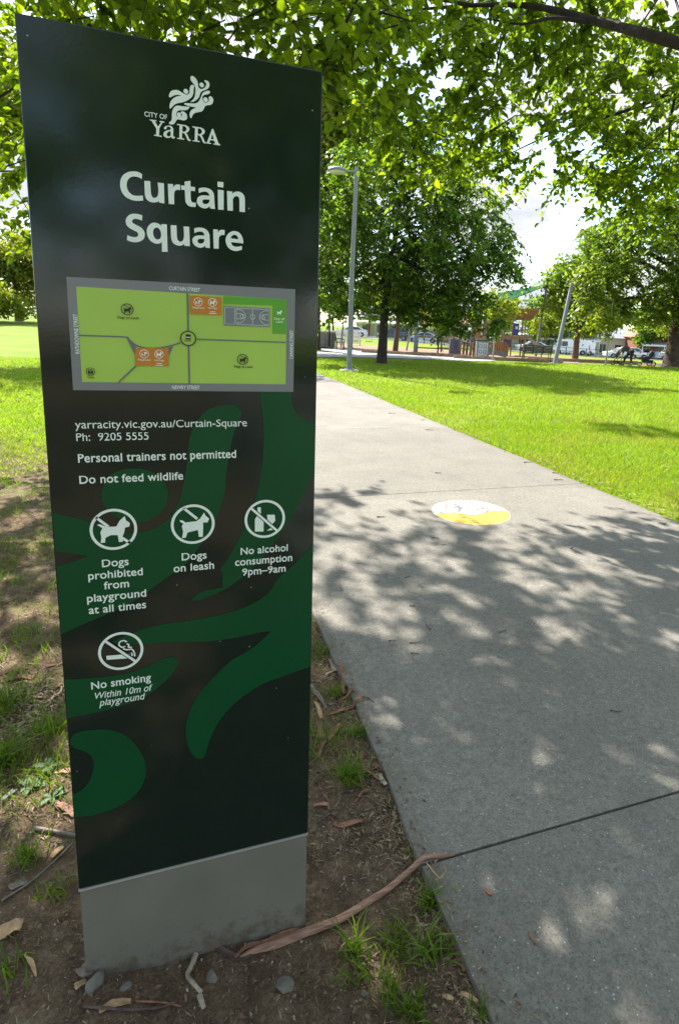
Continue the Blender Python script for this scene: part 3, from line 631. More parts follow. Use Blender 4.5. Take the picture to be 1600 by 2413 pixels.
M_alu = mat("bare_aluminium", (.62, .63, .60), .4, metal=.6, var=.05)
M_mapgrey = mat("map_grey", (.19, .20, .215), .3, var=.04)
M_mapgreen = mat("map_lime", (.36, .56, .085), .3, var=.05, scale=9)
M_mapdark = mat("map_green", (.10, .36, .025), .3, var=.04)
M_maproad = mat("map_road", (.135, .145, .15), .3, var=.04)
M_maporange = mat("map_orange", (.52, .19, .014), .3, var=.05)
M_black = mat("print_black", (.012, .014, .011), .35, var=.02)
M_mapcourt = mat("map_court", (.17, .185, .205), .3, var=.04)

pb = MB().box(-.252, .252, YF, .05, .267, 1.969).build("panel", M_enamel, sign, bevel=.0022)
bb = MB().box(-.2505, .2505, YF + .0012, .0488, -.12, .2615).build("base", M_signbase, sign, bevel=.002)
MB().box(-.2525, .2525, YF - .0012, .0512, .2618, .2668).build("trim_strip", M_alu, sign)

def clipx(poly, lim=.2495):
    """keep printed shapes on the face"""
    return [(min(max(p[0], -lim), lim), p[1]) for p in poly]
def mm(l): return [tuple(c / 1000 for c in p[:2]) + tuple(p[2:]) for p in l]

b = MB()
for s in SIGN['sw']:
    b.flat([clipx(smooth_loop(mm(s), 6))], YF - .0006)
b.build("swirl_pattern", M_swirl, pb)

# ---- lettering
def glyphs(s, style):
    cu = bpy.data.curves.new("lettering_curve", 'FONT')
    cu.body = s; cu.size = 1.0
    cu.resolution_u = 5
    if style in ('t', 'b'): cu.offset = .017 if style == 't' else .015
    if style in ('r',): cu.offset = .002
    if style == 'i': cu.offset = .005; cu.shear = .22
    if style in ('w', 'k'): cu.offset = .012
    cu.space_character = 1.03 if style in ('t', 'b') else 1.0
    o = bpy.data.objects.new("lettering_curve", cu)
    COL.objects.link(o)
    bpy.context.view_layer.update()
    e = o.evaluated_get(bpy.context.evaluated_depsgraph_get())
    me = e.to_mesh()
    V = [tuple(v.co) for v in me.vertices]; F = [tuple(p.vertices) for p in me.polygons]
    e.to_mesh_clear()
    bpy.data.objects.remove(o); bpy.data.curves.remove(cu)
    return V, F
CAP = .682
def letter(b, s, style, x0, x1, z, cap, y, vertical=None):
    V, F = glyphs(s, style)
    xa = min(v[0] for v in V); xb = max(v[0] for v in V)
    kx = (x1 - x0) / (xb - xa); kz = cap / CAP
    def zh(t):      # taller lower-case letters
        return t * 1.12 if 0 < t < .449 else (t if t <= 0 else (.503 + (t - .449) * (CAP - .503) / (CAP - .449) if t < CAP else t))
    V = [(v[0], zh(v[1]) if style in 'rbi' and s != "CITY OF" else v[1]) for v in V]
    if vertical is None:
        P = [(x0 + (v[0] - xa) * kx, y, z + v[1] * kz) for v in V]
        F2 = F
    else:       # reading upwards: x0..x1 run along z
        P = [(vertical - (v[1] - CAP / 2) * kz, y, x0 + (v[0] - xa) * kx) for v in V]
        F2 = F
    G = []
    for f in F2:
        a, c, d = (Vector(P[i]) for i in f[:3])
        G.append(f if (c - a).cross(d - a).y < 0 else f[::-1])
    b.add(P, G)

YT = YF - .0013
b = MB()
for loops in SIGN['title']: b.flat([smooth_loop(mm(l), 5) for l in loops], YT)
b.build("title_lettering", M_white, pb)
blocks = [("contact_lettering", (2, 3)), ("rule_lettering", (4,)), ("rule_lettering", (5,)), ("caption_lettering", (6, 7, 8, 9, 10)),
          ("caption_lettering", (11, 12)), ("caption_lettering", (13, 14, 15)), ("caption_lettering", (16, 17, 18))]
for nm, ids in blocks:
    b = MB()
    for i in ids:
        s, st, x0, x1, z, cap, _ = SIGN['tx'][i]
        s = s.replace(': ', ':  ')
        letter(b, s, st, x0 / 1000, x1 / 1000, z / 1000, cap / 1000, YT)
    b.build(nm, M_white, pb)

# ---- council emblem
b = MB()
for s in SIGN['logo']: b.flat([smooth_loop(mm(s), 4)], YT)
for (x, z, rx, rz) in SIGN['heads']:
    r = (rx + rz) / 2000
    b.flat([[(x / 1000 + r * math.cos(a * PI / 12), z / 1000 + r * math.sin(a * PI / 12)) for a in range(24)]], YT)
for loops in SIGN['yarra']: b.flat([mm(l) for l in loops], YT)
s, st, x0, x1, z, cap, _ = SIGN['tx'][19]
letter(b, s, st, x0 / 1000, x1 / 1000, z / 1000, cap / 1000, YT)
b.build("emblem", M_white, pb)

# ---- prohibition pictograms: white ring and slash with a dark outline where the slash crosses the figure
def bar(b, p, q, wd, y): b.stroke([p, q], wd, y)
cx = [(-.1462, 1.0876), (.001, 1.0876), (.146, 1.0886), (-.1444, .8246)]
for k in range(4):
    b = MB(); b.ring(cx[k], .0424, .0370, YT)
    sl = mm(SIGN['slash'][0 if k == 0 else k + 1])
    if k == 0:
        for q in (0, 1): bar(b, *mm(SIGN['slash'][q]), .0052, YT)
        b.flat([mm(SIGN['dog'])], YT - .0004)
    elif k == 1:
        bar(b, sl[0], sl[1], .0052, YT); b.flat([mm(SIGN['dogleash'])], YT - .0004)
    elif k == 2:
        b.flat([mm(SIGN['bottle'])], YT); b.flat([mm(SIGN['glass'])], YT)
        bar(b, sl[0], sl[1], .0050, YT - .0008)
    else:
        b.flat([mm(SIGN['cig'])], YT)
        for st_ in SIGN['smoke']: b.stroke([p[:2] for p in smooth_line([q[:2] + (0,) for q in mm(st_)], 4)], .0028, YT)
        bar(b, sl[0], sl[1], .0050, YT - .0008)
    o = b.build("pictogram", M_white, pb)
    if k in (2, 3):
        h = MB(); h.stroke([Vector(sl[0]).lerp(Vector(sl[1]), .06), Vector(sl[0]).lerp(Vector(sl[1]), .95)], .0086, YT - .0004)
        h.build("slash_outline", M_black, o)

# ---- site map
mp_ = MB().flat([mm(SIGN['map'])], YF - .0010).build("map", M_mapgrey, pb)
MB().flat([mm(SIGN['mapin'])], YF - .0015).build("map_lawn", M_mapgreen, mp_)
b = MB()
wd = [.0032, .0026, .0026, .0028, .0028]
for i, r in enumerate(SIGN['roads']):
    b.stroke([p[:2] for p in (smooth_line([q + (0,) for q in mm(r)], 5) if i in (2, 3) else [Vector(q) for q in mm(r)])], wd[i], YF - .0024 - .0001 * i)
for tri in SIGN['tri']: b.flat([mm(tri)], YF - .0030)
b.ring((SIGN['mc'][0][0] / 1000, SIGN['mc'][0][1] / 1000), .0142, .0122, YF - .0034)
b.build("map_paths", M_maproad, mp_)
b = MB(); c0 = SIGN['mc'][0]
b.flat([[(c0[0] / 1000 + .0123 * math.cos(a * PI / 18), c0[1] / 1000 + .0123 * math.sin(a * PI / 18)) for a in range(36)]], YF - .0033)
b.build("map_roundel", M_mapgreen, mp_)
MB().flat([mm(SIGN['dg'])], YF - .0020).build("map_dog_area", M_mapdark, mp_)
for q in SIGN['or']: MB().flat([mm(q)], YF - .0036).build("map_playground", M_maporange, mp_)
MB().flat([mm(SIGN['court'])], YF - .0025).build("map_court", M_mapcourt, mp_)
bw = MB(); bk = MB()
for l in SIGN['cline']: bw.stroke([p[:2] for p in (smooth_line([q + (0,) for q in mm(l)], 3) if len(l) in (4, 5) and l[0] != l[-1] else [Vector(q) for q in mm(l)])], .0007, YF - .0031)
for c in SIGN['cc']: bw.ring((c[0] / 1000, c[1] / 1000), c[2] / 1000, c[2] / 1000 - .0007, YF - .0031, 24)
YM = YF - .0042
for s, st, x0, x1, z, cap, _ in SIGN['mt']:
    letter(bk if st == 'k' else bw, s, st, x0 / 1000, x1 / 1000, z / 1000, cap / 1000, YM)
for key in ('mv1', 'mv2'):
    s, z0, z1, xc = SIGN[key]
    letter(bw, s, 'w', z0 / 1000, z1 / 1000, 0, .0066, YM, vertical=xc / 1000)
def small_dog(b, c, k, leash):
    src = mm(SIGN['dogleash'] if leash else SIGN['dog']); o = (.001, 1.0876) if leash else (-.1462, 1.0876)
    b.flat([[(c[0] + (p[0] - o[0]) * k, c[1] + (p[1] - o[1]) * k) for p in src]], YM)
for i in (1, 2, 3):
    c = SIGN['mc'][i]; cc = (c[0] / 1000, c[1] / 1000); r = c[2] / 1000
    bk.ring(cc, r, r * .87, YM, 32)
    if i < 3:
        small_dog(bk, cc, r / .0424, True); bk.stroke([(cc[0] - .55 * r, cc[1] + .8 * r), (cc[0] + .3 * r, cc[1] + .25 * r)], r * .11, YM - .0003)
    else:
        for sx in (-.35, .35):
            bk.flat([[(cc[0] + (sx + a) * r, cc[1] + z_ * r) for a, z_ in ((-.2, .25), (.2, .25), (.25, -.2), (.1, -.65), (-.1, -.65), (-.25, -.2))]], YM)
            bk.flat([[(cc[0] + sx * r + .14 * r * math.cos(a * PI / 5), cc[1] + .45 * r + .14 * r * math.sin(a * PI / 5)) for a in range(10)]], YM)
        bk.stroke([(cc[0], cc[1] + .6 * r), (cc[0], cc[1] - .65 * r)], r * .09, YM)
for i in (4, 5, 6, 7):
    c = SIGN['mc'][i]; cc = (c[0] / 1000, c[1] / 1000); r = c[2] / 1000
    bw.ring(cc, r, r * .87, YM, 32)
    if i in (5, 7):
        small_dog(bw, cc, r / .0424, False); bw.stroke([(cc[0] - .65 * r, cc[1] + .65 * r), (cc[0] - .2 * r, cc[1] + .2 * r)], r * .11, YM - .0003)
    else:       # see-saw rider
        bw.flat([[(cc[0] + a * r, cc[1] + z_ * r) for a, z_ in ((-.1, .35), (.5, .45), (.65, .1), (.1, -.05))]], YM)
        bw.stroke([(cc[0] + .25 * r, cc[1]), (cc[0] + .1 * r, cc[1] - .55 * r)], r * .16, YM - .0003)
        bw.flat([[(cc[0] + a * r, cc[1] + z_ * r) for a, z_ in ((-.6, .1), (-.3, .05), (-.15, -.4), (-.55, -.4))]], YM)
for i, (wd1, wd2) in ((5, (.009, .014)), (7, (.009, .014))):
    c = SIGN['mc'][i]
    for k, ww in enumerate((wd1, wd2)):
        bw.stroke([((c[0] - ww * 500) / 1000, (c[1] - 17.5 - 3.2 * k) / 1000), ((c[0] + ww * 500) / 1000, (c[1] - 17.5 - 3.2 * k) / 1000)], .0012, YM)
small_dog(bw, (SIGN['white dog'][0] / 1000, SIGN['white dog'][1] / 1000), .19, False)
bk.flat([mm(SIGN['shel'])], YM)
bk.ring((c0[0] / 1000, c0[1] / 1000), .0144, .0126, YM, 40)
bw.stroke([(c0[0] / 1000 - .004, c0[1] / 1000 + .002), (c0[0] / 1000 + .004, c0[1] / 1000 + .002)], .0015, YM - .0003)
bw.build("map_lettering", M_white, mp_)
bk.build("map_symbols", M_black, mp_)

# ================================================================ TREES AND GRASS
def unit(v): return v / np.maximum(np.linalg.norm(v, axis=-1, keepdims=True), 1e-9)

T_LEAF = (np.array([(0, 0, 0), (.28, .5, .16), (.68, .40, .13), (1, 0, -.12), (.68, -.40, .13), (.28, -.5, .16)]), [(0, 5, 4, 3), (0, 3, 2, 1)])
T_KITE = (np.array([(0, 0, 0), (.42, .5, .12), (1, 0, -.08), (.42, -.5, .12)]), [(0, 3, 2, 1)])

def leaf_geom(P, rng, size, ratio=.58, droop=.7, tmpl=T_KITE, jit=.35):
    n = len(P)
    d = unit(rng.normal(size=(n, 3)) + np.array([0, 0, -droop]))
    u = unit(rng.normal(size=(n, 3)) + np.array([0, 0, .9]))
    s = unit(np.cross(d, u)); u = np.cross(s, d)
    L_ = size * (1 + jit * rng.uniform(-1, 1, (n, 1)))
    T, fs = tmpl
    V = (P[:, None, :] + T[None, :, 0:1] * d[:, None] * L_[:, None] + T[None, :, 1:2] * s[:, None] * (L_ * ratio)[:, None]
         + T[None, :, 2:3] * u[:, None] * L_[:, None])
    k = len(T)
    F = np.concatenate([np.array(f)[None] + (np.arange(n) * k)[:, None] for f in fs])
    return V.reshape(-1, 3), F

def clusters(blobs, rng, per, leaves, sig, shell=.55, keep=None):
    """blobs: (x,y,z,rx,ry,rz); leaf positions gathered in clumps, mostly near the outside of each blob"""
    C = []
    for bl in blobs:
        c = np.array(bl[:3]); r = np.array(bl[3:6]) if len(bl) >= 6 else np.array([bl[3]] * 3)
        n = max(2, int(per * (r[0] * r[1] * r[2]) ** (2 / 3)))
        q = unit(rng.normal(size=(n, 3))) * (shell + (1 - shell) * rng.uniform(0, 1, (n, 1))) * (.82 + .3 * rng.uniform(size=(n, 1)))
        C.append(c + q * r)
    C = np.concatenate(C)
    if keep is not None: C = C[keep(C)]
    m = rng.integers(int(leaves * .5), int(leaves * 1.5), len(C))
    P = np.repeat(C, m, 0)
    sg = np.repeat(sig * rng.uniform(.6, 1.4, len(C)), m)
    P = P + rng.normal(size=P.shape) * (sg[:, None] * np.array([1, 1, .62]))
    return C, P

M_bark = mat("bark_dark", (.034, .026, .021), .95, var=.45, scale=9, bump=1, bscale=22, dist=.02)
M_bark2 = mat("bark_brown", (.13, .075, .05), .95, var=.4, scale=9, bump=1, bscale=18, dist=.03)
M_bark3 = mat("bark_shaded", (.062, .040, .028), .95, var=.45, scale=7, bump=1, bscale=14, dist=.04)  # darker copy of the brown bark, with the trunk's shade in the colour
M_barkpale = mat("bark_pale", (.34, .29, .23), .9, var=.25, scale=5, bump=.5, bscale=14, dist=.02)
LM_over = leaf_mat("leaves_overhead", (.028, .062, .006), (.12, .185, .010), .63, (3.4, 3.0, .7), .45, (.045, .085, .010), 1.6)
LM_dark = leaf_mat("leaves_dark", (.022, .060, .010), (.105, .180, .020), .52, (2.4, 2.4, .8), .45, (.13, .19, .03), .8)
LM_mid = leaf_mat("leaves_mid", (.036, .084, .009), (.14, .225, .026), .52, (2.4, 2.2, .8), .4, (.19, .24, .05), .7)
LM_lime = leaf_mat("leaves_lime", (.08, .125, .010), (.23, .28, .026), .52, (2.0, 1.9, .7))
LM_rust = leaf_mat("leaves_rust", (.10, .13, .018), (.20, .24, .04), .5, (1.9, 1.7, .8))

def sprays(C, rng, m, length, size, ratio, tmpl):
    """leaves set in two rows along three drooping twigs at each clump; returns leaf mesh data and the twig lines"""
    n = len(C)
    a = rng.uniform(0, 2 * PI, n)
    Vs = []; Fs = []; lines = []; off = 0
    for k, da in enumerate((-.75, 0, .7)):
        aa = a + da + rng.normal(size=n) * .15
        D = unit(np.stack([np.cos(aa), np.sin(aa), -.35 + .3 * rng.normal(size=n)], 1))
        Ln = length * rng.uniform(.55, 1.3, n)
        A = C - D * (Ln * .25)[:, None]
        q = max(3, int(m * (.42 if k == 1 else .29)))
        t = (np.arange(q)[None] + rng.uniform(0, .8, (n, q))) / q
        sg = np.where((np.arange(q) % 2)[None] == 0, 1.0, -1.0) * np.ones((n, 1))
        S = unit(np.cross(D, np.array([0, 0, 1.0])))
        sagv = .34 * (t ** 2) * Ln[:, None]
        P = A[:, None] + D[:, None] * (t * Ln[:, None])[..., None]
        P[..., 2] -= sagv
        d = D[:, None] * .55 + S[:, None] * (sg * .75)[..., None] + rng.normal(size=(n, q, 3)) * .30
        d[..., 2] -= .35
        d = unit(d).reshape(-1, 3)
        u = unit(np.array([0, 0, 1.0]) + rng.normal(size=(n * q, 3)) * .42)
        s = unit(np.cross(d, u)); u = np.cross(s, d)
        L_ = size * (.5 + .75 * np.sqrt(rng.uniform(size=n * q))) * np.tile(np.interp(np.arange(q), [0, q], [1.05, .8]), n)
        T, fs = tmpl
        bend = rng.uniform(-.25, .25, n * q)
        V = (P.reshape(-1, 3)[:, None] + T[None, :, 0:1] * d[:, None] * L_[:, None, None] + T[None, :, 1:2] * s[:, None] * (L_ * ratio)[:, None, None]
             + (T[None, :, 2] * 1.0 + bend[:, None] * T[None, :, 0] ** 2)[..., None] * u[:, None] * L_[:, None, None])
        kk = len(T)
        Fs.append(np.concatenate([np.array(f)[None] + (np.arange(n * q) * kk)[:, None] for f in fs]) + off)
        Vs.append(V.reshape(-1, 3)); off += n * q * kk
        tt = np.array([0, .35, .7, 1.0])
        Q = A[:, None] + D[:, None] * (tt[None] * Ln[:, None])[..., None]
        Q[..., 2] -= .34 * tt[None] ** 2 * Ln[:, None]
        lines.append(Q)
    return np.concatenate(Vs), np.concatenate(Fs), np.concatenate(lines)

def make_tree(label, loc, trunk, blobs, lm, bm_, leaf=.16, per=26, leaves=26, sig=.28, seed=1, group=None, droop=.7, tmpl=T_KITE,
              keep=None, flare=1.6, limbs=True, twigs=0, extra=None, limb=.62, spray=0, name="park_tree", ratio=.62):
    """trunk: list of (x,y,z,r); everything in the tree's own frame"""
    rng = np.random.default_rng(seed)
    root = empty(name, loc, 0, label, "tree", group)
    b = MB()
    pts = [Vector(p[:3]) for p in trunk]; rad = [p[3] for p in trunk]
    pts = [pts[0] - Vector((0, 0, .15)), pts[0] + (pts[1] - pts[0]) * .06] + pts[1:]
    rad = [rad[0] * flare, rad[0] * 1.12] + rad[1:]
    sp = smooth_line(pts, 4)
    n = len(sp); rr = [np.interp(i / (n - 1) * (len(rad) - 1), range(len(rad)), rad) for i in range(n)]
    # bark ridges
    b.tube(sp, rr, 14)
    top = pts[-1]; z0 = trunk[max(0, len(trunk) - 2)][2]
    if limbs:
        for bl in blobs:
            c = Vector(bl[:3])
            if limb < .3 and (c - pts[-1]).length > 4.2: continue
            t = min(max((c.z - z0) / max(top.z - z0, .1) * .5, 0), 1)
            a = pts[-2].lerp(pts[-1], t)
            mid = a.lerp(c, .5) + Vector((0, 0, .12 * (c - a).length)) + Vector(rng.normal(size=3)) * .08 * (c - a).length
            r0 = rad[-1] * limb
            b.tube(smooth_line([a, mid, c], 4), [r0 * (1 - .85 * i / 8) for i in range(9)], 6)
    for pl, r0, r1 in (extra or []):
        sl = smooth_line(pl, 5)
        b.tube(sl, [r0 + (r1 - r0) * i / (len(sl) - 1) for i in range(len(sl))], 8)
    C, P = clusters(blobs, rng, per, leaves, sig, keep=keep)
    if twigs:
        bc = np.array([bl[:3] for bl in blobs])
        for k in rng.choice(len(C), min(twigs, len(C)), replace=False):
            j = np.argmin(np.linalg.norm(bc - C[k], axis=1)); a = Vector(bc[j]); c = Vector(C[k])
            m = a.lerp(c, .55) + Vector((0, 0, .1))
            b.tube([a, m, c, c + Vector((0, 0, -.18))], [.011, .007, .004, .002], 4, False)
    if spray:
        V, F, Q = sprays(C, rng, leaves, spray, leaf, ratio, tmpl)
        r0 = leaf * .045
        for q in Q: b.tube([Vector(x) for x in q], [r0, r0 * .8, r0 * .55, r0 * .3], 3, False)
    b.build("trunk", bm_, root)
    if not spray: V, F = leaf_geom(P, rng, leaf, ratio, droop, tmpl)
    link_mesh("crown", np_mesh("crown", V, 4, F), lm, root)
    return root

def lobes(rng, c, r, n, k=.5):
    """uneven crown: n lobes round an ellipsoid"""
    out = []
    for i in range(n):
        q = unit(rng.normal(size=3)) * rng.uniform(.35, .75)
        s = k * rng.uniform(.7, 1.15)
        out.append((c[0] + q[0] * r[0], c[1] + q[1] * r[1], c[2] + q[2] * r[2], r[0] * s, r[1] * s, r[2] * s * .85))
    return out

# ---- two trees whose boughs hang over the sign and the path
def sun_keep(o):
    o = np.array(o)
    def f(C):
        W = C + o
        xs = W[:, 0] + .268 * W[:, 2]; ys = W[:, 1] - W[:, 2]
        lit = (xs > 1.75) & (ys > 4.45 - .22 * np.sin(xs * 3)) & (ys < 13.5)
        lit |= (xs <= 1.0) & (ys > 7.6) & (ys < 13.2)
        lit &= ~((np.hypot(xs - 7.2, ys - 7.5) < .75))
        lit |= (W[:, 2] < 2.45) & (np.hypot(W[:, 0], W[:, 1]) < 4)
        return ~lit
    return f

OA = (-4.3, 1.9, 0); OB = (9.2, 3.0, 0)
A_ = [(-.9, 5.1, 3.75, 1.1), (-.25, 4.7, 3.85, 1.1), (.3, 5.0, 3.95, .95), (.72, 4.6, 3.75, .75), (-1.5, 6.3, 3.3, 1.0), (-2.0, 7.9, 3.0, 1.1),
      (.66, 3.8, 3.5, .5), (1.02, 4.05, 3.42, .42), (1.15, 4.5, 3.35, .5), (-3, 7.2, 4.4, 1.3), (-2.5, 5.2, 4.3, 1.2), (-1.2, 3.6, 4.2, 1.1),
      (.2, 3.2, 4.3, 1.0), (0, 8, 6.2, 1.3), (1.5, 8.8, 6.7, 1.3), (-1.2, 7, 5.8, 1.4), (.6, 6.4, 5.5, 1.2), (-2.2, 9.3, 5.3, 1.3), (-1.6, 11.2, 5.6, 1.2),
      (-.5, 10, 6.3, 1.2), (-3.8, 4, 5.2, 1.5), (-3.2, 1, 5.4, 1.6), (-1.5, 0, 5.2, 1.5), (-4.6, -1.5, 4.8, 1.6), (-2.2, -2.6, 4.6, 1.6), (.2, -3.2, 4.5, 1.6),
      (-.3, 1.2, 5.6, 1.5), (1.6, 2.0, 5.8, 1.3), (-5.6, 5, 4.4, 1.5), (-6.5, 2, 4.4, 1.6),
      (-.6, 8.4, 7.3, 1.2), (.5, 8.9, 7.5, 1.2), (-1.6, 9.2, 7.6, 1.2)]  # last row: high clumps out of view, added to deepen the path's shade
B_ = [(1.45, 4.9, 3.95, .75), (2.2, 6.1, 4.0, .95), (1.30, 4.6, 3.36, .42), (1.95, 5.65, 3.62, .42), (2.55, 6.15, 3.3, .5), (3.35, 6.6, 3.75, .6), (5.9, 7.0, 3.55, .8), (4.4, 7.7, 4.15, .6), (5.2, 7.7, 3.95, .65), (4.0, 7.3, 3.8, .5), (6.0, 7.7, 4.05, .7), (6.8, 7.9, 3.8, .8), (8.2, 8.0, 3.4, .9), (7.5, 8.2, 3.2, 1.0), (5.6, 6.5, 3.9, .8), (2.65, 5.8, 4.6, 1.1), (3.5, 6.3, 5.0, 1.2), (4.2, 6.1, 4.7, 1.2), (4.3, 5.0, 4.7, 1.1),
      (5.6, 6.6, 4.4, 1.2), (5.0, 7.5, 4.4, .95), (6.7, 7.2, 3.9, 1.2), (3.7, 7.1, 4.35, .85), (2.75, 6.7, 3.75, .6), (7.6, 6.4, 3.6, 1.2), (6.6, 5.2, 4.8, 1.4),
      (2.0, 7.5, 5.6, 1.0), (2.9, 8.5, 6.1, 1.1), (4.1, 8.0, 6.3, 1.3), (5.6, 8.3, 6.2, 1.5), (7.4, 8.8, 5.6, 1.6), (5.7, 12.6, 5.2, .8), (5.9, 12.4, 5.3, .8), (5.5, 12.7, 5.1, .7), (8.6, 8.8, 4.2, 1.3),
      (3.0, 4.2, 5.8, 1.3), (4.6, 3.2, 5.6, 1.4), (6.4, 2.6, 5.8, 1.6), (3.2, 1.8, 5.4, 1.4), (5.0, .6, 5.2, 1.6), (3.0, -1.0, 5.0, 1.5), (6.6, -1.2, 5.0, 1.8),
      (8.5, 5.2, 6.2, 1.8), (10.5, 4.5, 6.0, 1.9), (9.0, 1.5, 6.2, 1.9), (4.8, -3, 4.6, 1.6), (2.2, -4, 4.6, 1.5),
      (1.5, 8.6, 7.4, 1.2), (2.4, 9.0, 7.6, 1.2), (2.3, 8.0, 7.0, .8), (3.2, 9.2, 7.7, 1.2)]  # unseen upper clumps, added so less sun reaches the near path
def rel(l, o): return [(x - o[0], y - o[1], z - o[2], r, r, r * .8) for x, y, z, r in l]
def relp(l, o): return [(x - o[0], y - o[1], z - o[2]) for x, y, z in l]
make_tree("leafy tree whose drooping boughs hang behind and above the sign", OA,
          [(0, 0, 0, .26), (.1, .1, 1.6, .21), (.5, .4, 3.2, .17), (1.3, 1.0, 4.6, .11)], rel(A_, OA), LM_over, M_bark, leaf=.105, per=27, leaves=30, spray=.50,
          sig=.15, seed=11, tmpl=T_LEAF, keep=sun_keep(OA), twigs=300, name="overhanging_tree", droop=1.0, limb=.28,
          extra=[(relp([(-3.4, 2.7, 3.6), (-2, 4.2, 4.0), (-.6, 4.9, 4.05), (.6, 4.7, 3.9), (1.1, 4.2, 3.6)], OA), .07, .012)])
make_tree("leafy tree whose thick bough and foliage reach over the path", OB,
          [(0, 0, 0, .34), (-.1, .1, 1.7, .29), (-.5, .3, 3.2, .24), (-1.1, .7, 4.8, .15)], rel(B_, OB), LM_over, M_bark, leaf=.10, per=28, leaves=30, spray=.50,
          sig=.155, seed=12, tmpl=T_LEAF, keep=sun_keep(OB), twigs=220, name="overhanging_tree", droop=1.0, limb=.22,
          extra=[(relp([(8.7, 3.2, 3.0), (6.4, 3.6, 3.5), (3.83, 4.02, 3.77), (3.53, 4.75, 4.19), (3.19, 5.43, 4.56), (2.8, 5.9, 4.7), (2.2, 6.4, 4.75)], OB), .066, .010),
                 (relp([(7.6, 4.2, 4.6), (6.6, 5.4, 4.9), (5.7, 6.7, 4.5), (5.0, 7.5, 4.3), (4.4, 7.9, 4.0)], OB), .045, .006), (relp([(5.9, 6.4, 4.6), (6.6, 7.1, 4.1), (7.6, 7.4, 3.6)], OB), .022, .004),
                 (relp([(3.2, 5.4, 4.55), (3.4, 6.4, 4.7), (3.75, 7.2, 4.2)], OB), .022, .004), (relp([(2.8, 5.9, 4.7), (1.9, 5.3, 4.3), (1.3, 4.7, 3.7)], OB), .018, .004),
                 (relp([(3.45, 4.9, 4.25), (3.2, 5.1, 4.32), (3.1, 5.45, 4.4), (2.8, 5.6, 4.45)], OB), .022, .006)])

# ---- the broad dark tree behind the lamp
rg = np.random.default_rng(5)
make_tree("broad dark green tree with short trunk on the lawn behind the lamp", (7.85, 23.45, 0),
          [(0, 0, 0, .21), (.03, 0, 1.2, .18), (.05, 0, 2.4, .165), (.3, 0, 4.5, .12), (.6, 0, 7.5, .06)],
          [(-2.2, -.4, 2.9, 1.6, 1.8, 1.3), (2.0, -.6, 2.6, 1.9, 1.8, 1.2), (3.5, 0, 2.6, 1.6, 1.6, 1.25), (5.2, .3, 4.5, 1.1, 1.3, 1.0), (-1.9, .6, 5.0, 1.8, 2.2, 1.7),
           (.5, -1.4, 4.8, 2.1, 2.0, 1.8), (3.0, -.6, 5.0, 2.2, 2.4, 1.8), (4.8, .2, 5.2, 1.4, 1.7, 1.3), (-1.0, .2, 7.2, 1.8, 2.0, 1.6), (1.4, 0, 7.6, 2.2, 2.2, 1.7),
           (3.2, .4, 6.9, 1.6, 1.9, 1.5), (.4, 0, 9.2, 1.5, 1.6, 1.2), (1.9, .1, 9.0, 1.1, 1.2, 1.1), (.4, 2.0, 5, 2.4, 2, 2.0), (2.8, 2.2, 4.0, 2.4, 1.8, 1.8), (-1.2, 1.6, 3.2, 1.4, 1.5, 1.1),
           (.6, -.3, 2.7, 1.2, 1.2, .7), (-3.6, 0, 3.9, .8, .9, .6), (-2.9, 0, 6.6, .7, .8, .6), (4.9, 0, 6.9, .7, .8, .6), (6.2, 0, 4.0, .6, .7, .4), (-.9, 0, 10.3, .8, .8, .7), (2.9, 0, 9.9, .7, .7, .6), (5.4, 0, 1.9, .6, .7, .4)],
          LM_dark, M_bark, leaf=.20, per=30, leaves=26, sig=.25, spray=.90, seed=21, flare=1.75)
make_tree("tall light green tree rising behind the broad dark tree", (7.2, 34.0, 0), [(0, 0, 0, .3), (0, 0, 4, .24), (.2, 0, 9, .15), (.1, 0, 14, .07)],
          lobes(np.random.default_rng(8), (0, 0, 9.5), (4.2, 4.2, 6.4), 22, .48) + [(-1.2, 0, 15.2, 1.5, 1.5, 1.3), (.6, 0, 14.2, 1.9, 1.9, 1.5)], LM_lime, M_bark, leaf=.30, per=15, leaves=26, sig=.42, seed=22)
# ---- the big tree at the right edge
make_tree("massive dark-trunked tree with spreading crown at the edge of the lawn", (27.35, 26.95, -.05),
          [(0, 0, 0, .60), (-.05, 0, 1.6, .50), (-.1, 0, 3.4, .44), (-.4, 0, 6, .3)],
          [(-4.6, 1.6, 3.4, 1.7, 1.9, 1.3), (-2.3, .9, 3.3, 1.7, 2.0, 1.2), (-5.0, 1.6, 5.4, 2.0, 2.2, 1.6), (-2.6, .2, 5.6, 2.3, 2.4, 1.8), (-4.3, 1.6, 7.4, 1.8, 2.0, 1.4), (-2.0, 0, 8.0, 2.2, 2.4, 1.7),
           (.6, 0, 5.0, 2.4, 2.6, 1.9), (.8, 0, 8.2, 2.6, 2.6, 2.2), (3.4, 0, 5.4, 2.6, 2.6, 2.2), (-.6, -2, 5.2, 2.2, 1.8, 1.9), (-.2, 0, 10.4, 2.4, 2.4, 1.7), (2.6, 0, 9.6, 2.2, 2.2, 1.8), (-1.0, -1.0, 3.2, 1.4, 1.3, .8)],
          LM_mid, M_bark3, leaf=.23, per=28, leaves=26, sig=.30, spray=1.0, seed=23, flare=2.1)
make_tree("bushy mid-green tree with a reddish trunk beside the slanted sail post", (29.6, 39.3, -.32),
          [(0, 0, 0, .24), (0, 0, 1.7, .2), (.1, 0, 3, .18), (0, 0, 7, .08)],
          lobes(np.random.default_rng(9), (.9, .2, 6.4), (3.1, 3.1, 4.0), 17, .5) + [(-1.6, .6, 4.0, 1.4, 1.5, 1.1), (2.6, -1, 3.9, 1.5, 1.6, 1.1)], LM_mid, M_bark2, leaf=.27, per=19, leaves=26, sig=.36, seed=24)
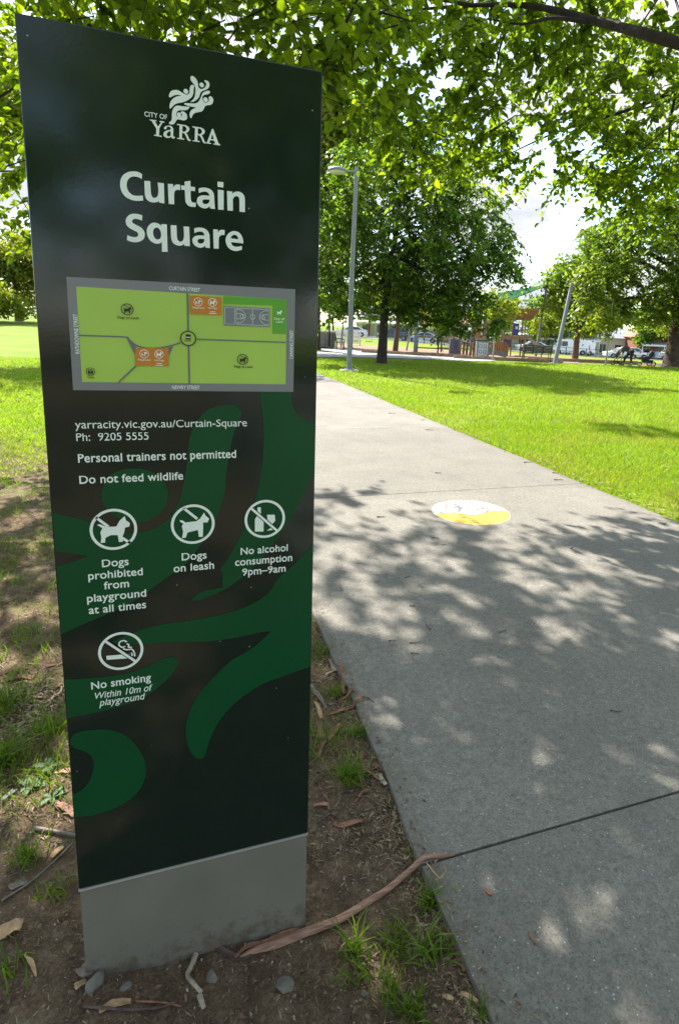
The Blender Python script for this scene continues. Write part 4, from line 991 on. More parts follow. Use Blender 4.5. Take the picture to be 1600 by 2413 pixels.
def sapling(label, loc, h, r, zc, rz, seed, lm=LM_lime, leaf=.17):
    return make_tree(label, loc, [(0, 0, 0, .045), (.02, 0, h * .4, .035), (0, .02, h * .7, .025), (0, 0, h, .008)],
                     lobes(np.random.default_rng(seed), (0, 0, zc), (r, r, rz), 9, .5), lm, M_barkpale, leaf=leaf, per=26, leaves=22, sig=.17, seed=seed, flare=1.3)
sapling("slender young tree with bright yellow-green leaves near the bending person", (21.95, 26.4, -.02), 3.6, 1.15, 2.35, 1.35, 31)
sapling("young leafy tree on the playground edge left of the bench", (15.75, 28.0, -.01), 3.9, 1.15, 2.65, 1.35, 32)
# ---- trees of the plaza and the playground, seen under the dark tree
for i, (lab, x, y, h, r, zc, rz, lm, tr) in enumerate([
        ("pale-trunked tree on the plaza between the sign and the lamp", 9.6, 41.0, 6.5, 2.0, 4.6, 2.0, LM_mid, .13),
        ("brown-trunked tree standing behind the dark tree's trunk", 13.13, 36.45, 6.0, 1.9, 4.4, 1.9, LM_lime, .17),
        ("thin crooked young tree beside the brown-trunked tree", 14.6, 38.2, 4.0, 1.2, 3.0, 1.2, LM_lime, .06)]):
    make_tree(lab, (x, y, gzs(x, y)), [(0, 0, 0, tr), (.05 * (i + 1), 0, h * .3, tr * .85), (0, 0, h * .6, tr * .6), (0, 0, h, tr * .2)],
              lobes(np.random.default_rng(40 + i), (0, 0, zc), (r, r, rz), 9, .52), lm, [M_barkpale, M_bark2, M_barkpale][i], leaf=.24, per=18, leaves=22, sig=.28, seed=40 + i)

# ---- street trees along the far road, in three shapes
proto = []
for k, (lm, h, r, rz) in enumerate([(LM_lime, 8.5, 2.8, 3.0), (LM_mid, 10.5, 3.6, 4.0), (LM_dark, 9.5, 3.2, 3.7)]):
    rngk = np.random.default_rng(60 + k)
    proto.append((lm, h, r, rz, rngk))
first = {}
SPOTS = [(-14, 95, 1, 1.0), (-9, 88, 0, .9), (-4, 96, 2, 1.15), (2, 90, 1, 1.0), (8, 96, 2, 1.0), (13, 86, 0, .8), (17, 95, 1, .9), (22, 84, 0, .75), (27, 97, 1, .95),
         (33, 98, 0, .9), (36.5, 75, 0, 1.0), (41, 97, 2, 1.0), (47, 98, 1, .85), (49, 80, 0, .55), (59, 96, 0, .62), (66, 99, 1, .9), (74, 98, 0, .8), (24.5, 98, 2, 1.0), (-21, 97, 1, 1.2), (-28, 90, 2, 1.3),
         (5.5, 72, 0, .55), (12.5, 70, 1, .5)]
kinds = ["yellow-green street tree by the parked cars on the far road", "mid-green round street tree along the far road", "dark green street tree along the far road"]
for (s, d, k, sc) in SPOTS:
    p = FW * d + RT * (s - .0 * d)
    # s is measured across the view, on the far road line
    x, y = p.x, p.y
    if k not in first:
        lm, h, r, rz, rngk = proto[k]
        first[k] = make_tree(kinds[k], (0, 0, 0), [(0, 0, 0, .16), (.05, 0, h * .25, .14), (0, 0, h * .55, .1), (0, 0, h, .03)],
                             lobes(rngk, (0, 0, h * .6), (r, r, rz), 13, .5), lm, M_bark2, leaf=.42, per=8, leaves=20, sig=.42, seed=70 + k,
                             group=["yellow-green street trees", "mid-green street trees", "dark street trees"][k], name="street_tree")
        o = first[k]
    else:
        o = copy_tree(first[k])
    o.location = (x, y, gzs(x, y) - .02); o.scale = (sc, sc, sc); o.rotation_euler = (0, 0, s * 1.7)
# ---- left side of the park
make_tree("tall tree on the lawn behind the sign with light leaves", (-3.4, 25.0, 0), [(0, 0, 0, .28), (0, 0, 3, .22), (.2, 0, 6, .15), (0, 0, 9, .06)],
          lobes(np.random.default_rng(14), (0, 0, 7.4), (4.6, 4.2, 3.4), 18, .46), LM_lime, M_bark, leaf=.24, per=20, leaves=26, sig=.34, seed=33)
make_tree("rounded olive-tinged tree at the far edge of the left lawn", (-14.5, 62.0, gzs(-14.5, 62)), [(0, 0, 0, .3), (0, 0, 2, .25), (0, 0, 5, .18), (0, 0, 8, .06)],
          lobes(np.random.default_rng(15), (0, 0, 4.6), (3.6, 3.4, 3.9), 15, .5), LM_rust, M_bark2, leaf=.34, per=12, leaves=24, sig=.4, seed=34)
make_tree("low yellow-green bushy tree in front of the olive-tinged tree", (-14.6, 56.0, gzs(-14.6, 56)), [(0, 0, 0, .12), (0, 0, .6, .1), (0, 0, 1.5, .08), (0, 0, 3.4, .03)],
          lobes(np.random.default_rng(17), (0, 0, 1.9), (2.6, 2.2, 1.8), 11, .55), LM_lime, M_bark, leaf=.28, per=16, leaves=22, sig=.34, seed=36)
make_tree("blue-green dense tree beside the olive-tinged tree", (-11.0, 68.0, gzs(-11, 68)), [(0, 0, 0, .3), (0, 0, 2, .25), (0, 0, 4, .18), (0, 0, 7, .06)],
          lobes(np.random.default_rng(16), (0, 0, 4.6), (3.6, 3.4, 3.8), 13, .5), LM_dark, M_bark2, leaf=.34, per=12, leaves=24, sig=.4, seed=35)
# ---- unseen trees added behind the viewer for the sign's enamel to mirror
for i, (x, y, s) in enumerate([(-5, -13, 9), (.5, -11, 10), (5.5, -14, 11)]):
    make_tree("dark park tree standing behind the viewer of the sign", (x, y, 0), [(0, 0, 0, .3), (0, 0, 2, .25), (0, 0, 5, .16), (0, 0, s, .05)],
              lobes(np.random.default_rng(80 + i), (0, 0, s * .55), (4, 3.6, s * .40), 13, .5), LM_mid, M_bark, leaf=.34, per=6, leaves=20, sig=.42, seed=90 + i, group="added trees behind the viewer")

# ---- grass blades
def blades(P, rng, h, wd, lean=.45):
    n = len(P)
    a = rng.uniform(0, 2 * PI, n); b_ = rng.uniform(0, 2 * PI, n)
    H = h * rng.uniform(.55, 1.3, n)
    W = wd * rng.uniform(.7, 1.3, n)
    side = np.stack([np.cos(a), np.sin(a), 0 * a], 1) * W[:, None] / 2
    ln = np.stack([np.cos(b_), np.sin(b_), 0 * a], 1) * (H * lean * rng.uniform(.2, 1.6, n))[:, None]
    up = np.stack([0 * a, 0 * a, H], 1)
    V = np.stack([P - side, P + side, P + side * .75 + ln * .42 + up * .6, P - side * .75 + ln * .42 + up * .6], 1)
    tip = P + ln + up * .98
    V2 = np.stack([P - side * .75 + ln * .42 + up * .6, P + side * .75 + ln * .42 + up * .6, tip + side * .12, tip - side * .12], 1)
    return V, V2
def grass_object(name, P, rng, h, wd, m, lean=.45, segs=1, label=None, cat=None):
    V, V2 = blades(P, rng, h, wd, lean)
    n = len(P)
    if segs == 1:       # one tapering quad
        V[:, 2] = V2[:, 2]; V[:, 3] = V2[:, 3]
        W = V.reshape(-1, 3); F = np.arange(n * 4).reshape(n, 4)
    else:
        W = np.concatenate([V[:, :1], V[:, 1:2], V[:, 2:3], V[:, 3:4], V2[:, 2:3], V2[:, 3:4]], 1).reshape(-1, 3)
        i = np.arange(n)[:, None] * 6
        F = np.concatenate([i + np.array([0, 1, 2, 3]), i + np.array([3, 2, 4, 5])])
    return np_mesh(name, W, 4, F)

GM = leaf_mat("grass_blades", (.105, .195, .007), (.25, .36, .018), .5, (1.7, 1.7, .6), .5, (.26, .27, .05), .8)
GM2 = leaf_mat("grass_tufts", (.055, .115, .010), (.16, .24, .022), .45, (1.8, 1.8, .7), .45)
GMdry = leaf_mat("dry_grass", (.15, .11, .05), (.36, .27, .13), .3, (1.2, 1.1, .8), .7)
rng = np.random.default_rng(3)
def ragged(x, y): return .05 * np.sin(y * 2.3) + .03 * np.sin(y * 7.1) + .02 * np.sin(y * 17)
parts_v = []
def lawn_patch(n, ylo, yhi, wfun, h, wd, xlo=None):
    y = ylo + (yhi - ylo) * rng.uniform(size=n * 2)
    x0 = 3.80; x1 = wfun(y)
    wmax = np.max(x1 - x0)
    ok = rng.uniform(size=len(y)) < (x1 - x0) / wmax
    y = y[ok][:n]; x1 = x1[ok][:n]
    x = x0 + (x1 - x0) * rng.uniform(size=len(y)) + ragged(0, y) * 0
    k = x > 3.86 + .45 * ragged(x, y)
    x, y = x[k], y[k]
    # thinner, drier patches
    dens = .55 + .45 * np.sin(x * 1.7 + 1) * np.sin(y * 1.3) + .25 * np.sin(x * 5.1) * np.sin(y * 4.3)
    k = rng.uniform(size=len(x)) < np.clip(dens + .45, .35, 1)
    x, y = x[k], y[k]
    return np.stack([x, y, gz(x, y) - .02], 1), h, wd
W1 = lambda y: y * 1.18 + 1.2
GP = []
for args in [(78000, 2.8, 8.2, W1, .050, .0062), (70000, 8.0, 14.2, W1, .055, .010), (60000, 14, 27.0, lambda y: np.minimum(y * 1.02 + 2, 30), .06, .020)]:
    P, h, wd = lawn_patch(*args)
    k = P[:, 1] < 26.4
    V, V2 = blades(P[k], rng, h, wd, .7)
    V[:, 2] = V2[:, 2]; V[:, 3] = V2[:, 3]
    GP.append(V.reshape(-1, 3))
# left lawn beyond the bare soil
for n, ylo, yhi, h, wd in ((26000, 6.0, 11, .045, .010), (26000, 11, 22, .05, .018)):
    y = rng.uniform(ylo, yhi, n); x = rng.uniform(-.34, .05, n) * y + rng.uniform(-.3, .5, n)
    k = (x < .55) & (rng.uniform(size=n) < np.clip((y - 5.5) / 3.0, 0, 1))
    P = np.stack([x, y, gz(x, y) - .02], 1)[k]
    V, V2 = blades(P, rng, h, wd, .7); V[:, 2] = V2[:, 2]; V[:, 3] = V2[:, 3]
    GP.append(V.reshape(-1, 3))
W = np.concatenate(GP)
tag(link_mesh("lawn_grass", np_mesh("lawn_grass", W, 4, np.arange(len(W)).reshape(-1, 4)), GM),
    "short bright green lawn grass beside the path", "grass", kind='stuff')
Pd = []
for n, lo, hi in ((4500, 2.8, 9), (4500, 9, 20)):
    P, _, _ = lawn_patch(n, lo, hi, W1, 1, 1); Pd.append(P)
P = np.concatenate(Pd)
tag(link_mesh("dry_grass", grass_object("dry_grass", P, rng, .05, .008, GMdry, 1.2, 1), GMdry), "dry straw blades scattered through the lawn", "dry grass", kind='stuff')
# thin green and dry grass on the soil left of the path
def soil_points(n, clump, seed, ylo=1.3, yhi=7.5):
    r = np.random.default_rng(seed)
    yc = ylo + (yhi - ylo) * r.uniform(size=clump) ** 1.3
    xc = -yc * .33 + r.uniform(size=clump) * (.58 + yc * .33)
    k = r.integers(0, clump, n)
    x = xc[k] + r.normal(size=n) * .045; y = yc[k] + r.normal(size=n) * .05
    ok = (x < .59) & ~((np.abs(x) < .27) & (y > 1.15) & (y < 1.31))
    x, y = x[ok], y[ok]
    z = np.array([soil_z(a, b_) for a, b_ in zip(x, y)])
    return np.stack([x, y, z], 1)
P = soil_points(11000, 420, 5, 1.75, 7.8)
tag(link_mesh("sparse_grass", grass_object("sparse_grass", P, rng, .045, .0042, GM2, .8, 2), GM2), "thin green grass sprouting through the bare soil", "grass", kind='stuff')
P = soil_points(20000, 500, 6, 1.7, 8)
tag(link_mesh("dry_grass", grass_object("dry_grass", P, rng, .022, .0030, GMdry, 2.2, 2), GMdry), "dry straw-coloured grass matted on the soil", "dry grass", kind='stuff')

# ================================================================ PARK OBJECTS
M_galv = mat("galvanised_steel", (.20, .21, .215), .55, metal=.1, var=.12, scale=5)
M_post = mat("grey_post_paint", (.17, .19, .20), .5, var=.08)
M_dark = mat("dark_metal", (.03, .032, .03), .5, metal=.3, var=.2)
M_blackpl = mat("black_fabric", (.014, .015, .018), .7, var=.3)
M_slat = mat("bench_slats", (.062, .058, .036), .65, var=.25, scale=12)
M_timber = mat("weathered_timber", (.27, .19, .12), .85, var=.35, scale=8, bump=.4, bscale=30)
M_log = mat("orange_timber", (.31, .165, .07), .8, var=.3, scale=8, bump=.3, bscale=30)
M_greyt = mat("grey_timber", (.25, .235, .21), .9, var=.25, scale=7, bump=.4, bscale=30)
M_tan = mat("tan_roof_panel", (.30, .225, .105), .55, var=.08)
M_blue = mat("blue_panel", (.03, .05, .22), .45, var=.1)
M_ltblue = mat("pale_blue_panel", (.22, .34, .60), .45, var=.06)
M_purple = mat("purple_panel", (.085, .055, .14), .5, var=.1)
M_sail = mat("shade_cloth", (.022, .088, .034), 1.0, var=.08, spec=.05)
M_slide = mat("slide_plastic", (.40, .33, .25), .4, var=.08)
M_sgrey = mat("grey_slide", (.13, .135, .15), .4, var=.1)
M_glass = mat("lamp_glass", (.75, .75, .72), .25, var=.03)
M_conc2 = concrete_material("footing_concrete", .42, False)
M_skin = mat("skin", (.46, .27, .19), .5, var=.06)
M_hair = mat("dark_hair", (.045, .022, .016), .5, var=.3, scale=40)
M_top = mat("dark_top", (.035, .032, .034), .8, var=.2)
M_legg = mat("black_leggings", (.012, .013, .017), .75, var=.2)
M_shoe = mat("shoe", (.25, .25, .26), .6, var=.1)
M_chrome = mat("pale_frame", (.45, .45, .46), .35, metal=.6, var=.05)
M_bluebag = mat("pale_blue_bag", (.42, .52, .66), .7, var=.1)

def place(x, y, dz=0.0): return (x, y, gzs(x, y) + dz)

# ---- lamp: tapered pole on a concrete footing with a flat round lantern
lamp = empty("park_lamp", place(5.235, 19.106, -.01), 0, "tall grey lamp post with a round flat lantern on a short arm", "lamp")
MB().tube([(0, 0, 0), (0, 0, 3.2), (.05, 0, 6.52)], [.092, .080, .062], 16).build("pole", M_galv, lamp)
MB().lathe([(.001, .04), (.30, .038), (.33, .02), (.33, -.1)], n=24).build("footing", M_conc2, lamp)
MB().box(-.17, .17, -.17, .17, .038, .056).build("base_plate", M_galv, lamp)
MB().tube([(.05, 0, 6.36), (-.32, 0, 6.34)], [.03, .026], 8).build("arm", M_galv, lamp)
hd_ = MB().lathe([(.001, .12), (.16, .105), (.27, .055), (.30, .01), (.30, -.02), (.27, -.035)], (-.58, 0, 6.32), 28).build("lantern", M_galv, lamp)
MB().lathe([(.27, -.033), (.22, -.075), (.12, -.10), (.001, -.105)], (-.58, 0, 6.32), 24).build("diffuser", M_glass, hd_)

# ---- round sticker on the path
st = empty("path_sticker", (2.235, 4.135, .002), math.radians(-3), "round white and yellow dog walking sticker on the concrete path", "ground sticker")
M_stw = mat("sticker_white", (.62, .61, .58), .7, var=.14, scale=22)
M_sty = mat("sticker_yellow", (.56, .35, .045), .7, var=.35, scale=22)
M_stred = mat("sticker_red", (.52, .13, .06), .6, var=.1)
M_stk = mat("sticker_grey", (.12, .12, .14), .7, var=.3, scale=30)
M_styk = mat("sticker_worn_print", (.30, .18, .02), .7, var=.4, scale=40)
def flatz(b, loops, z):
    tri = tessellate_polygon([[Vector((p[0], p[1], 0)) for p in l] for l in loops])
    pts = [p for l in loops for p in l]
    fs = []
    for t in tri:
        a, q, c = (pts[i] for i in t)
        cr_ = (q[0] - a[0]) * (c[1] - a[1]) - (q[1] - a[1]) * (c[0] - a[0])
        if abs(cr_) > 1e-12: fs.append(tuple(t) if cr_ > 0 else tuple(t[::-1]))
    return b.add([(p[0], p[1], z) for p in pts], fs)
def arc(cx, cy, r, a0, a1, n=40): return [(cx + r * math.cos(math.radians(a0 + (a1 - a0) * i / n)), cy + r * math.sin(math.radians(a0 + (a1 - a0) * i / n))) for i in range(n + 1)]
flatz(MB(), [arc(0, 0, .33, 0, 360, 64)[:-1]], 0).build("disc", M_stw, st)
flatz(MB(), [arc(0, 0, .325, 180, 360, 40)], .0008).build("yellow_half", M_sty, st)
flatz(MB(), [arc(.005, .10, .185, 0, 360, 48)[:-1]], .0016).build("badge", M_stw, st)
b = MB(); o_ = arc(.005, .10, .186, 0, 360, 48)[:-1]; i_ = arc(.005, .10, .172, 0, 360, 48)[:-1]
b.add([(x, y, .0024) for x, y in o_ + i_], [(k, (k + 1) % 48, (k + 1) % 48 + 48, k + 48) for k in range(48)]).build("badge_ring", M_stred, st)
def strokez(b, pts, wd, z):
    pts = [Vector((p[0], p[1])) for p in pts]; l = []; r = []
    for i, p in enumerate(pts):
        t = (pts[min(i + 1, len(pts) - 1)] - pts[max(i - 1, 0)]).normalized(); nn = Vector((-t.y, t.x)) * wd / 2
        l.append(p + nn); r.append(p - nn)
    n = len(pts)
    return b.add([(p.x, p.y, z) for p in l] + [(p.x, p.y, z) for p in r], [(i + n, i + 1 + n, i + 1, i) for i in range(n - 1)])
b = MB()
flatz(b, [arc(-.055, .205, .022, 0, 360, 16)[:-1]], .0024)
flatz(b, [[(-.08, .17), (-.04, .175), (-.03, .10), (-.045, .07), (-.075, .085)]], .0024)
strokez(b, [(-.045, .08), (-.03, .04), (-.015, -.005)], .022, .0026); strokez(b, [(-.07, .085), (-.085, .04), (-.12, .01)], .022, .0026)
strokez(b, [(-.04, .15), (.0, .115), (.04, .12)], .014, .0028); strokez(b, [(-.075, .16), (-.11, .12), (-.10, .09)], .014, .0028)
strokez(b, [(.04, .12), (.075, .09)], .005, .0028)
flatz(b, [[(.06, .045), (.075, .075), (.13, .072), (.145, .09), (.165, .075), (.15, .055), (.135, .05), (.135, .01), (.125, .01), (.12, .045), (.085, .045), (.08, .01), (.07, .01), (.07, .05)]], .0024)
b.build("walker_with_dog", M_stk, st)
b = MB()
for y, x0, x1 in ((-.125, -.13, .16), (-.165, -.10, .15), (-.205, -.09, .12)):
    x = x0
    rr = random.Random(int(y * 1000))
    while x < x1:
        wl = rr.uniform(.012, .035); strokez(b, [(x, y), (x + wl, y + rr.uniform(-.002, .002))], .012, .0016); x += wl + .010
tag(b.build("worn_print", M_styk, st))

# ---- bench seen from behind
def bench(name, loc, rz, label, L_=1.6, m=M_slat):
    t = empty(name, loc, rz, label, "bench")
    b = MB()
    for k in range(5): b.box(-L_ / 2, L_ / 2, -.24 + k * .095, -.155 + k * .095, .425, .455)
    b.build("seat", m, t)
    b = MB()
    for k in range(5):
        z = .49 + k * .088; b.box(-L_ / 2, L_ / 2, .232 + k * .018, .265 + k * .018, z, z + .080)
    b.build("backrest", m, t)
    for x in (-L_ / 2 + .06, -.27, .27, L_ / 2 - .06):
        b = MB().tube([(x, .20, .43), (x, .25, .52), (x, .335, .94)], .028, 6); b.build("back_support", M_dark, t)
    for x in (-L_ / 2 + .06, L_ / 2 - .06):
        for y in (-.22, .22):
            MB().tube([(x, y * .9, .43), (x, y * 1.15, 0)], .022, 6).build("leg", M_dark, t)
        MB().tube([(x, -.24, .43), (x, -.24, .64), (x, .27, .66)], .018, 6).build("armrest", M_dark, t)
    return t
bench("park_bench", place(18.07, 27.35, 0), math.radians(160), "dark slatted bench seen from behind on the playground edge", 1.55)
bench("park_bench", place(9.2, 35.9, 0), math.radians(78), "small dark bench seen side-on beside the grey slatted bin enclosure", 1.3)

# ---- grey slatted enclosure with a pale lid
sh = empty("bin_enclosure", place(8.25, 37.0), math.radians(-14), "grey upright-slat enclosure with pale lid beside the small bench", "bin enclosure")
b = MB()
for k in range(10):
    x = -.75 + k * .165
    b.box(x, x + .13, -.46, -.42, .06, 1.02)
for k in range(6):
    y = -.4 + k * .16
    b.box(.84, .88, y, y + .12, .06, 1.02)
b.build("slats", M_greyt, sh)
MB().box(-.72, .82, -.41, .42, .03, 1.0).build("body", M_dark, sh)
MB().box(-.82, .93, -.52, .5, 1.03, 1.10).build("lid", mat("pale_lid", (.55, .55, .53), .5, var=.05), sh)

# ---- playground: sail, posts, tower, slides, timber
sp1 = empty("sail_post", place(19.05, 27.0, -.05), 0, "thick grey post leaning right at the playground edge", "post")
top1 = Vector((20.5 - 19.05, 28.2 - 27.0, 4.42))
MB().tube([(0, 0, 0), top1], [.125, .10], 14).build("post", M_post, sp1)
MB().lathe([(.001, .06), (.30, .055), (.32, 0), (.32, -.1)], n=20).build("footing", M_conc2, sp1)
MB().tube([top1 + Vector((0, 0, -.12)), top1 + Vector((-.28, .05, -.10))], .02, 6).build("eye_bolt", M_galv, sp1)
p2 = Vector((26.58, 40.34, -.27)); top2 = Vector((27.2, 40.6, 5.78))
sp2 = empty("sail_post", p2, 0, "slim dark grey post holding up the green shade sail", "post")
MB().tube([(0, 0, -.1), top2 - p2], [.10, .075], 12).build("post", M_post, sp2)
MB().lathe([(.085, -.12), (.10, -.06), (.095, .02), (.001, .05)], tuple(top2 - p2), 12).build("cap", M_dark, sp2)
# sail: a tensioned four-sided membrane
def sail_mesh(name, c, sag, m, label, cat, n=14):
    c = [Vector(p) for p in c]; o = c[0].copy()
    vs = []; fs = []
    for i in range(n + 1):
        for j in range(n + 1):
            u, v = i / n, j / n
            # edges curve inwards
            uu = u + (u - .5) * -.10 * math.sin(PI * v) ** 1.2; vv = v + (v - .5) * -.10 * math.sin(PI * u) ** 1.2
            p = (c[0].lerp(c[1], uu)).lerp(c[3].lerp(c[2], uu), vv)
            p.z -= sag * math.sin(PI * u) * math.sin(PI * v)
            vs.append(p - o)
    for i in range(n):
        for j in range(n):
            a = i * (n + 1) + j
            fs.append((a, a + 1, a + n + 2, a + n + 1))
    k = len(vs)
    vs2 = vs + [p + Vector((0, 0, -.012)) for p in vs]
    fs2 = fs + [tuple(i + k for i in f[::-1]) for f in fs]
    ob = MB().add(vs2, fs2, True).build(name, m)
    ob.location = o
    return tag(ob, label, cat)
sail_mesh("shade_sail", [(29.3, 42.7, 5.75), (27.0, 40.2, 5.35), (19.4, 37.2, 2.7), (22.95, 44.3, 4.4)], .25, M_sail, "green shade sail stretched over the playground tower", "shade sail")

tw = empty("play_tower", place(22.8, 37.45), math.radians(-24), "wooden play tower with tan sloping roof and a slide", "play tower")
for x in (-.95, .55):
    for y in (-.75, .75): MB().tube([(x, y, -.1), (x, y, 2.9)], .055, 8).build("post", M_timber, tw)
MB().tube([(-.35, -.78, -.1), (-.35, -.78, 2.85)], .05, 8).build("post", M_timber, tw)
b = MB(); b.box(-1.05, .65, -.82, .82, 1.36, 1.46); b.box(-1.08, .68, -.86, -.82, 1.22, 1.48); b.build("deck", M_timber, tw)
def roof_half(sg):
    a = [(-1.10, 0, 2.62), (1.05, 0, 2.62), (1.40, sg * 1.12, 3.36), (-.92, sg * 1.12, 3.36)]
    vs = a + [(x, y, z + .05) for x, y, z in a]
    return vs, [(0, 1, 2, 3), (7, 6, 5, 4), (0, 4, 5, 1), (1, 5, 6, 2), (2, 6, 7, 3), (3, 7, 4, 0)]
for sg in (-1, 1): MB().add(*roof_half(sg)).build("roof_panel", M_tan, tw, True)
MB().add([(-1.14, 0, 2.60), (-.96, -1.14, 3.44), (-1.36, -1.14, 3.30), (-1.44, -.1, 2.60), (-1.14, 0, 2.56), (-.96, -1.14, 3.40), (-1.36, -1.14, 3.26), (-1.44, -.1, 2.56)], [(0, 1, 2, 3), (7, 6, 5, 4), (0, 4, 5, 1), (1, 5, 6, 2), (2, 6, 7, 3), (3, 7, 4, 0)]).build("gable_panel", M_ltblue, tw, True)
MB().box(-.30, .10, -.80, -.76, 1.5, 2.35).build("blue_panel", M_blue, tw)
MB().box(-.16, .02, -.815, -.802, 1.95, 2.15).build("white_window", M_stw, tw)
MB().box(-.9, -.4, -.81, -.77, .66, 1.2).build("blue_panel", M_purple, tw)
b = MB()
for x in np.arange(-.9, .5, .22): b.tube([(x, -.78, 1.46), (x, -.78, 2.1)], .015, 5, False)
b.tube([(-.95, -.78, 2.1), (.55, -.78, 2.1)], .02, 6); b.build("railing", M_timber, tw)
b = MB(); hts = [.55, .62, .75, .92, 1.05, 1.1, 1.02, 1.08, 1.0, .9]
for k, h in enumerate(hts): b.tube([(-2.1 + k * .165, -.95, -.05), (-2.1 + k * .165, -.95, h)], .08, 8)
b.build("log_wall", M_log, tw)
def slide(name, m, p0, p1, p2, w_, parent):
    P_ = smooth_line([p0, p1, p2], 8); d = (Vector(p2) - Vector(p0)); sd = Vector((-d.y, d.x, 0)).normalized()
    vs = []; fs = []
    prof = [(-w_ / 2, .22), (-w_ / 2, .02), (-w_ / 4, 0), (w_ / 4, 0), (w_ / 2, .02), (w_ / 2, .22), (w_ / 2 + .03, .22), (w_ / 2 + .03, -.03), (-w_ / 2 - .03, -.03), (-w_ / 2 - .03, .22)]
    for p in P_:
        for a, z in prof: vs.append(p + sd * a + Vector((0, 0, z)))
    n = len(prof)
    for i in range(len(P_) - 1):
        for k in range(n): fs.append((i * n + k, i * n + (k + 1) % n, (i + 1) * n + (k + 1) % n, (i + 1) * n + k))
    return MB().add(vs, fs, False).build(name, m, parent)
slide("slide", M_slide, (.7, -.2, 1.42), (1.9, -.5, .62), (3.1, -.8, .28), .55, tw)
MB().tube([(1.9, -.5, .58), (1.9, -.5, -.05)], .04, 6).build("slide_leg", M_timber, tw)
s2 = empty("toddler_slide", place(17.2, 30.2), 0, "small dark grey slide between the young tree and the bench", "slide")
slide("chute", M_sgrey, (-1.5, .5, 1.05), (-.5, .2, .42), (.55, -.1, .12), .5, s2)
b = MB()
for y in (.28, .72): b.tube([(-1.55, y, 0), (-1.55, y, 1.5)], .035, 6)
b.build("frame", M_post, s2)
MB().box(-1.95, -1.5, .25, .75, 1.0, 1.06).build("platform", M_timber, s2)
# low edging boards round the play area
for i, (a, c, lab) in enumerate([((13.9, 29.05), (19.9, 27.45), "low dark timber edging board under the bench"), ((19.6, 30.6), (27.0, 29.5), "low timber edging board right of the leaning post"),
                                 ((9.6, 32.5), (15.4, 30.2), "low timber edging board along the plaza by the purple bin")]):
    a = Vector((a[0], a[1], 0)); c = Vector((c[0], c[1], 0)); d = c - a
    o = empty("edging_board", place(a.x, a.y), math.atan2(d.y, d.x), lab, "edging")
    b = MB(); n = 5
    for k in range(n): b.box(d.length * k / n + .01, d.length * (k + 1) / n - .01, -.05, .05, -.1, .16)
    b.build("boards", M_timber, o)
    b = MB()
    for k in range(n): b.box(d.length * k / n + .02, d.length * k / n + .10, .052, .12, -.1, .13)
    b.build("pegs", M_greyt, o)
# bins
bn = empty("litter_bin", place(15.9, 29.55), math.radians(-20), "grey square litter bin with a pale pictogram panel near the young tree", "bin")
MB().box(-.36, .36, -.3, .3, .05, 1.02).build("body", M_post, bn, bevel=.015)
MB().box(-.26, .26, -.306, -.302, .18, .92).build("panel", mat("bin_panel", (.42, .45, .50), .5, var=.2, scale=12), bn)
b = MB()
for x in (-.13, .11):
    for z in (.32, .62): b.stroke([(x - .07, z), (x - .07, z + .18), (x + .06, z + .18), (x + .06, z), (x - .07, z)], .03, -.3085)
b.build("panel_print", M_dark, bn)
MB().box(-.4, .4, -.34, .34, 1.022, 1.08).build("lid", M_dark, bn, bevel=.02)
bn = empty("litter_bin", place(15.05, 31.5), math.radians(-20), "dull purple litter bin beside the pale pointed post", "bin")
MB().box(-.27, .27, -.27, .27, .03, .98).build("body", mat("bin_grey_purple", (.12, .10, .16), .5, var=.1), bn, bevel=.015)
MB().box(-.05, .19, -.276, -.272, .42, .92).build("panel", M_purple, bn)
MB().box(-.3, .3, -.3, .3, .982, 1.04).build("lid", M_sgrey, bn, bevel=.015)
# posts
for x, y, h, r, lab, m, pt in [(13.62, 34.1, 3.3, .12, "stout grey post on the plaza right of the dark tree", M_post, 0), (15.45, 31.6, 1.75, .13, "pale pointed timber post beside the purple bin", M_barkpale, 1),
                               (16.9, 31.5, 2.7, .09, "grey-blue post in front of the orange climbing panel", M_post, 0), (12.1, 35.9, 2.6, .10, "pale slim post left of the stout grey post", M_barkpale, 0),
                               (8.55, 36.2, 3.4, .05, "thin dark post rising from the grey bin enclosure", M_dark, 0), (10.65, 38.6, 3.6, .13, "pale round post just left of the lamp pole", M_barkpale, 0)]:
    o = empty("timber_post" if m is M_barkpale else "metal_post", place(x, y), 0, lab, "post")
    MB().tube([(0, 0, -.1), (.02, 0, h - (.35 if pt else .0)), (.02, 0, h)], [r, r * .95, .02 if pt else r * .9], 10).build("shaft", m, o)
    MB().lathe([(r * 1.5, .01), (r * 1.35, .07), (r * 1.02, .09)], n=12).build("collar", M_greyt, o)
# climbing palisade, orange panel, balance beams
o = empty("log_palisade", place(15.95, 30.9), math.radians(-20), "row of upright orange-brown logs with slanting tops by the bins", "play logs")
for k in range(6): MB().tube([(k * .2 - .5, 0, -.05), (k * .2 - .48, .02, .85 + .09 * k)], .07, 8).build("log", M_log, o)
MB().tube([(-.6, -.09, .35), (.65, -.09, .75)], .025, 6).build("rail", M_log, o)
o = empty("climbing_panel", place(18.3, 34.5), math.radians(-20), "tall orange climbing panel between grey posts", "climbing panel")
MB().box(-.42, .42, -.04, .04, .25, 2.3).build("panel", M_log, o, bevel=.01)
for x in (-.5, .5): MB().tube([(x, 0, -.1), (x, 0, 2.35)], .07, 8).build("post", M_greyt, o)
b = MB()
for x, z in ((-.2, .6), (.15, .9), (-.1, 1.3), (.2, 1.6), (-.15, 1.95)): b.lathe([(.06, 0), (.045, .04), (.001, .05)], (x, -.06, z), 8)
b.build("holds", M_tan, o)
